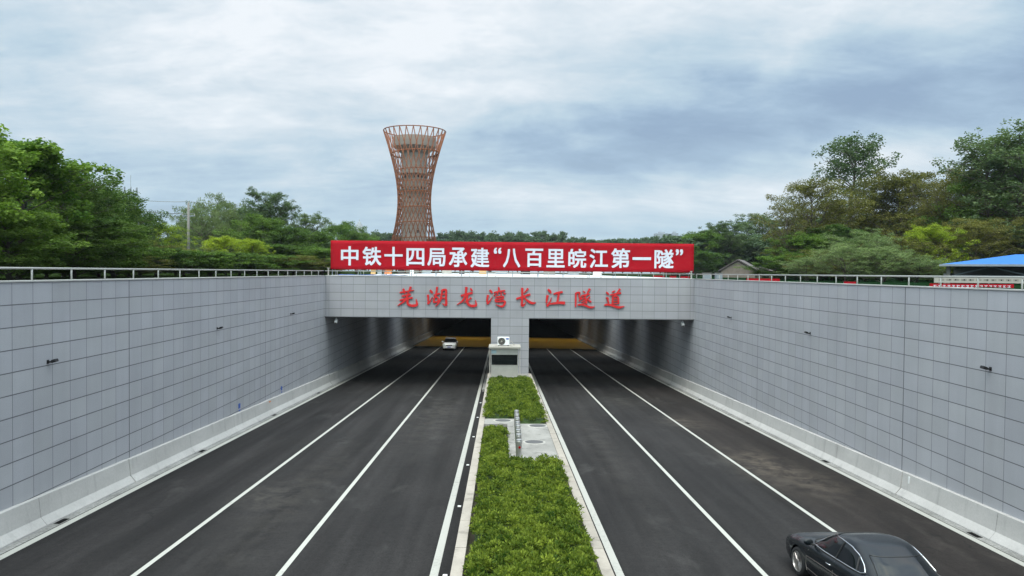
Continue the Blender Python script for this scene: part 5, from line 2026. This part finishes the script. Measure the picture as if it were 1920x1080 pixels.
tb.build('truss', M['mast'], e)
wb = MB()
wb.box(-0.1, Ls, Dp - 0.3, Dp - 0.15, 0, he - 0.02)
wb.box(-0.1, 0.02, 0.4, Dp - 0.4, 0, he - 0.6)
wb.build('back_wall', M['roofconc'], e)

# ------------------------------------------------------------------ small house
dh = 112.0
ap = at(1384, 488, dh)
e = empty('small_house', (ap.x, dh, GZ), R(-24))
tag(e, 'small plain house with grey tiled gable roof right of the banner', 'house')
W2, LH, hw2 = 2.45, 8.0, at(1384, 506, dh).z - GZ
hr = ap.z - GZ
mb = MB()
mb.prism([(-W2, 0), (W2, 0), (W2, hw2), (0, hr - 0.15), (-W2, hw2)], 'Y', 0, LH)
mb.build('wall', M['brick'], e)
mb = MB()
sl_ = (hr - hw2) / W2
for s in (-1, 1):
    mb.prism([(0, hr), (s * (W2 + 0.4), hw2 - 0.4 * sl_), (s * (W2 + 0.4), hw2 - 0.4 * sl_ + 0.16), (0, hr + 0.16)], 'Y', -0.25, LH + 0.25)
mb.build('roof', M['rooftile'], e)
mb = MB()
mb.box(W2 + 0.02, W2 + 3.0, 1.2, LH - 1, 0, hw2 - 0.5)
mb.build('side_wing', M['brick'], e)
mb = MB()
mb.prism([(W2 + 0.42, hw2 + 0.35), (W2 + 3.4, hw2 - 0.55), (W2 + 3.4, hw2 - 0.4), (W2 + 0.42, hw2 + 0.5)], 'Y', 0.9, LH - 0.7)
mb.build('wing_roof', M['rooftile'], e)
mb = MB()
mb.box(W2 + 3.01, W2 + 3.04, 3.0, 4.4, 0.4, hw2 - 0.9)
mb.build('window', M['dark'], e)
mb = MB()
mb.box(W2 + 0.9, W2 + 1.9, 1.16, 1.19, 0.0, hw2 - 0.9)
mb.build('door', M['dark'], e)

# ------------------------------------------------------------------ things on the bank behind the right railing
nb = MB()
nxr, nyr = 26, 60
for j in range(nyr + 1):
    for i in range(nxr + 1):
        x = 14.7 + (60 - 14.7) * (i / nxr) ** 1.3
        y = 8 + 130 * j / nyr
        ed = 0.0 if i in (0, nxr) or j in (0, nyr) else 1.0
        nb.v.append((x, y, GZ + 0.012 + ed * (0.03 + 0.03 * math.sin(x * 1.7 + y * 0.9) * math.sin(y * 0.7) + 0.02)))
for j in range(nyr):
    for i in range(nxr):
        a = j * (nxr + 1) + i
        nb.f.append((a, a + 1, a + nxr + 2, a + nxr + 1))
tag(nb.build('green_netting', M['net'], smooth=True, fix=False), kind='structure')


def low_sign(x0, x1, ytop, ybot, d, material, name, label, cat, marks=0, mark_mat=None, mh_=0.5, seed=1):
    a, b = at(x0, ytop, d), at(x1, ybot, d)
    zt_, zb_ = a.z, GZ
    e = empty(name, ((a.x + b.x) / 2, d, GZ))
    tag(e, label, cat)
    hw_ = (b.x - a.x) / 2
    mb = MB()
    mb.box(-hw_, hw_, 0, 0.05, b.z - GZ - 0.12, zt_ - GZ)
    mb.build('panel', material, e)
    mb = MB()
    for xx in (-hw_ * 0.9, 0, hw_ * 0.9):
        mb.box(xx - 0.03, xx + 0.03, 0.055, 0.11, -0.1, zt_ - GZ - 0.03)
    mb.build('stake', M['mast'], e)
    if marks:
        rg = random.Random(seed)
        mb = MB()
        zc_ = (zt_ + at(x0, ybot, d).z) / 2 - GZ
        Hm = (zt_ - at(x0, ybot, d).z) * mh_
        stp = 2 * hw_ * 0.94 / marks
        for i in range(marks):
            cx_ = -hw_ * 0.94 + stp * (i + 0.5)
            ww = stp * 0.36
            for q in range(2):
                zz = zc_ + Hm * (q - 0.5) * 0.7
                mb.box(cx_ - ww, cx_ + ww, -0.006 - 0.001 * q, -0.001, zz - Hm * 0.10, zz + Hm * 0.10)
            xx = cx_ + rg.uniform(-0.4, 0.4) * ww
            mb.box(xx - ww * 0.2, xx + ww * 0.2, -0.009, -0.001, zc_ - Hm * 0.5, zc_ + Hm * 0.5)
        mb.build('lettering', mark_mat, e)
    return e


low_sign(1744, 1901, 531.5, 541, 33, M['red_banner'], 'low_banner', 'low red banner with a row of small white characters below the shed', 'banner', 17, M['banner_white'], 0.45, 3)
low_sign(1752, 1960, 520.5, 528, 44, M['offwhite'], 'low_banner', 'low white banner with dark brush lettering in front of the shed', 'banner', 14, M['black'], 0.38, 8)
low_sign(1583, 1605, 528, 533, 42, M['red_banner'], 'low_banner', 'short red panel on the green netting behind the right railing', 'banner')
low_sign(1400, 1462, 522, 528, 52, M['red_banner'], 'low_banner', 'long faded red panel below the small house behind the railing', 'banner')
for i, (x0, x1, dd) in enumerate(((1224, 1246, 75), (1256, 1268, 80), (1276, 1293, 70))):
    low_sign(x0, x1, 516.5 + i * 0.7, 520 + i, dd, M['red_banner'], 'low_banner', ['short red panel under the banner\'s right half, left of three', 'short red panel under the banner\'s right half, middle of three', 'short red panel under the banner\'s right end'][i], 'banner')
for px, wpx, dd, m_, lab in ((1327, 14, 66, 'mast', 'grey blue utility box behind the right railing near the banner'), (1349, 12, 68, 'mast', 'smaller grey box beside the grey blue utility box')):
    a, b = at(px - wpx / 2, 512.5, dd), at(px + wpx / 2, 512.5, dd)
    e = empty('utility_box', ((a.x + b.x) / 2, dd, GZ))
    tag(e, lab, 'utility box')
    hw_ = (b.x - a.x) / 2
    mb = MB()
    mb.box(-hw_, hw_, 0, 0.5, 0.05, a.z - GZ)
    mb.build('body', M['mast'], e, bevel=0.02)
    mb = MB()
    mb.box(-hw_ - 0.04, hw_ + 0.04, -0.04, 0.54, a.z - GZ + 0.002, a.z - GZ + 0.06)
    mb.build('lid', M['polec'], e)
    mb = MB()
    mb.box(-hw_ * 0.85, hw_ * 0.85, -0.02, -0.002, 0.12, a.z - GZ - 0.08)
    mb.build('door', M['mast'], e)

# ------------------------------------------------------------------ things behind the portal
mb = MB()
pts = []
for j in range(5):
    for i in range(15):
        x = -13.4 + 5.0 * i / 14
        y = 58.0 + 4.0 * j / 4
        mb.v.append((x, y, 6.09 + 0.05 * math.sin(i * 1.3 + j) * math.sin(j * 1.1)))
for j in range(4):
    for i in range(14):
        a = j * 15 + i
        mb.f.append((a, a + 1, a + 16, a + 15))
o = mb.build('tarpaulin', M['bluecloth'], smooth=True, fix=False)
mo = o.modifiers.new('t', 'SOLIDIFY')
mo.thickness = 0.02
tag(o, 'dark blue tarpaulin lying behind the left end of the portal railing', 'tarpaulin')


def site_barrier(px, d, wpx, m_, lab):
    a, b = at(px - wpx / 2, 510, d), at(px + wpx / 2, 510, d)
    L = b.x - a.x
    mb = MB()
    z0 = 6.07 if abs(a.x) < 13.4 and d < 149 else GZ
    prof = [(-0.28, 0), (0.28, 0), (0.28, 0.18), (0.12, 0.40), (0.10, 0.92), (-0.10, 0.92), (-0.12, 0.40), (-0.28, 0.18)]
    mb.prism(prof, 'X', -L / 2, L / 2)
    o = mb.build('site_barrier', M[m_], bevel=0.03)
    o.location = ((a.x + b.x) / 2, d, z0)
    tag(o, lab, 'site barrier', 'site barriers under the red banner')


SBX = [(700, 96, 9, 'tan', 'tan plastic site barrier under the fourth banner character'), (728, 98, 13, 'orange', 'orange plastic site barrier under the left part of the banner'), (712, 104, 8, 'mast', 'grey site barrier between tan and orange barriers'),
       (752, 106, 12, 'black', 'black site barrier right of the orange barrier'), (772, 100, 7, 'white', 'white site barrier under the left half of the banner'), (800, 118, 16, 'mast', 'long grey site barrier under the left half of the banner'),
       (838, 122, 18, 'offwhite', 'off-white site barrier under the middle of the banner'), (866, 120, 10, 'black', 'small black site barrier under the middle of the banner'), (905, 125, 14, 'tan', 'tan site barrier left of the banner\'s centre'),
       (940, 120, 22, 'mast', 'grey site barrier at the banner\'s centre'), (985, 126, 18, 'black', 'black site barrier just right of the banner\'s centre'), (1030, 124, 22, 'polec', 'pale grey site barrier under the right half of the banner'), (1075, 128, 20, 'mast', 'grey site barrier under the right half of the banner'),
       (1120, 110, 16, 'white', 'white site barrier under the right half of the banner')]
for q in SBX:
    site_barrier(*q)

hb = MB()
hb.box(-1750, 1750, -1750, 1750, -22, 115)
HM = bpy.data.materials.new('haze')
HM.use_nodes = True
hn = HM.node_tree
hn.nodes.clear()
pv_ = hn.nodes.new('ShaderNodeVolumePrincipled')
pv_.inputs['Color'].default_value = (0.80, 0.87, 0.95, 1)
pv_.inputs['Density'].default_value = 0.00013
pv_.inputs['Anisotropy'].default_value = 0.2
ho_ = hn.nodes.new('ShaderNodeOutputMaterial')
hn.links.new(pv_.outputs[0], ho_.inputs['Volume'])
tag(hb.build('haze', HM), kind='stuff')
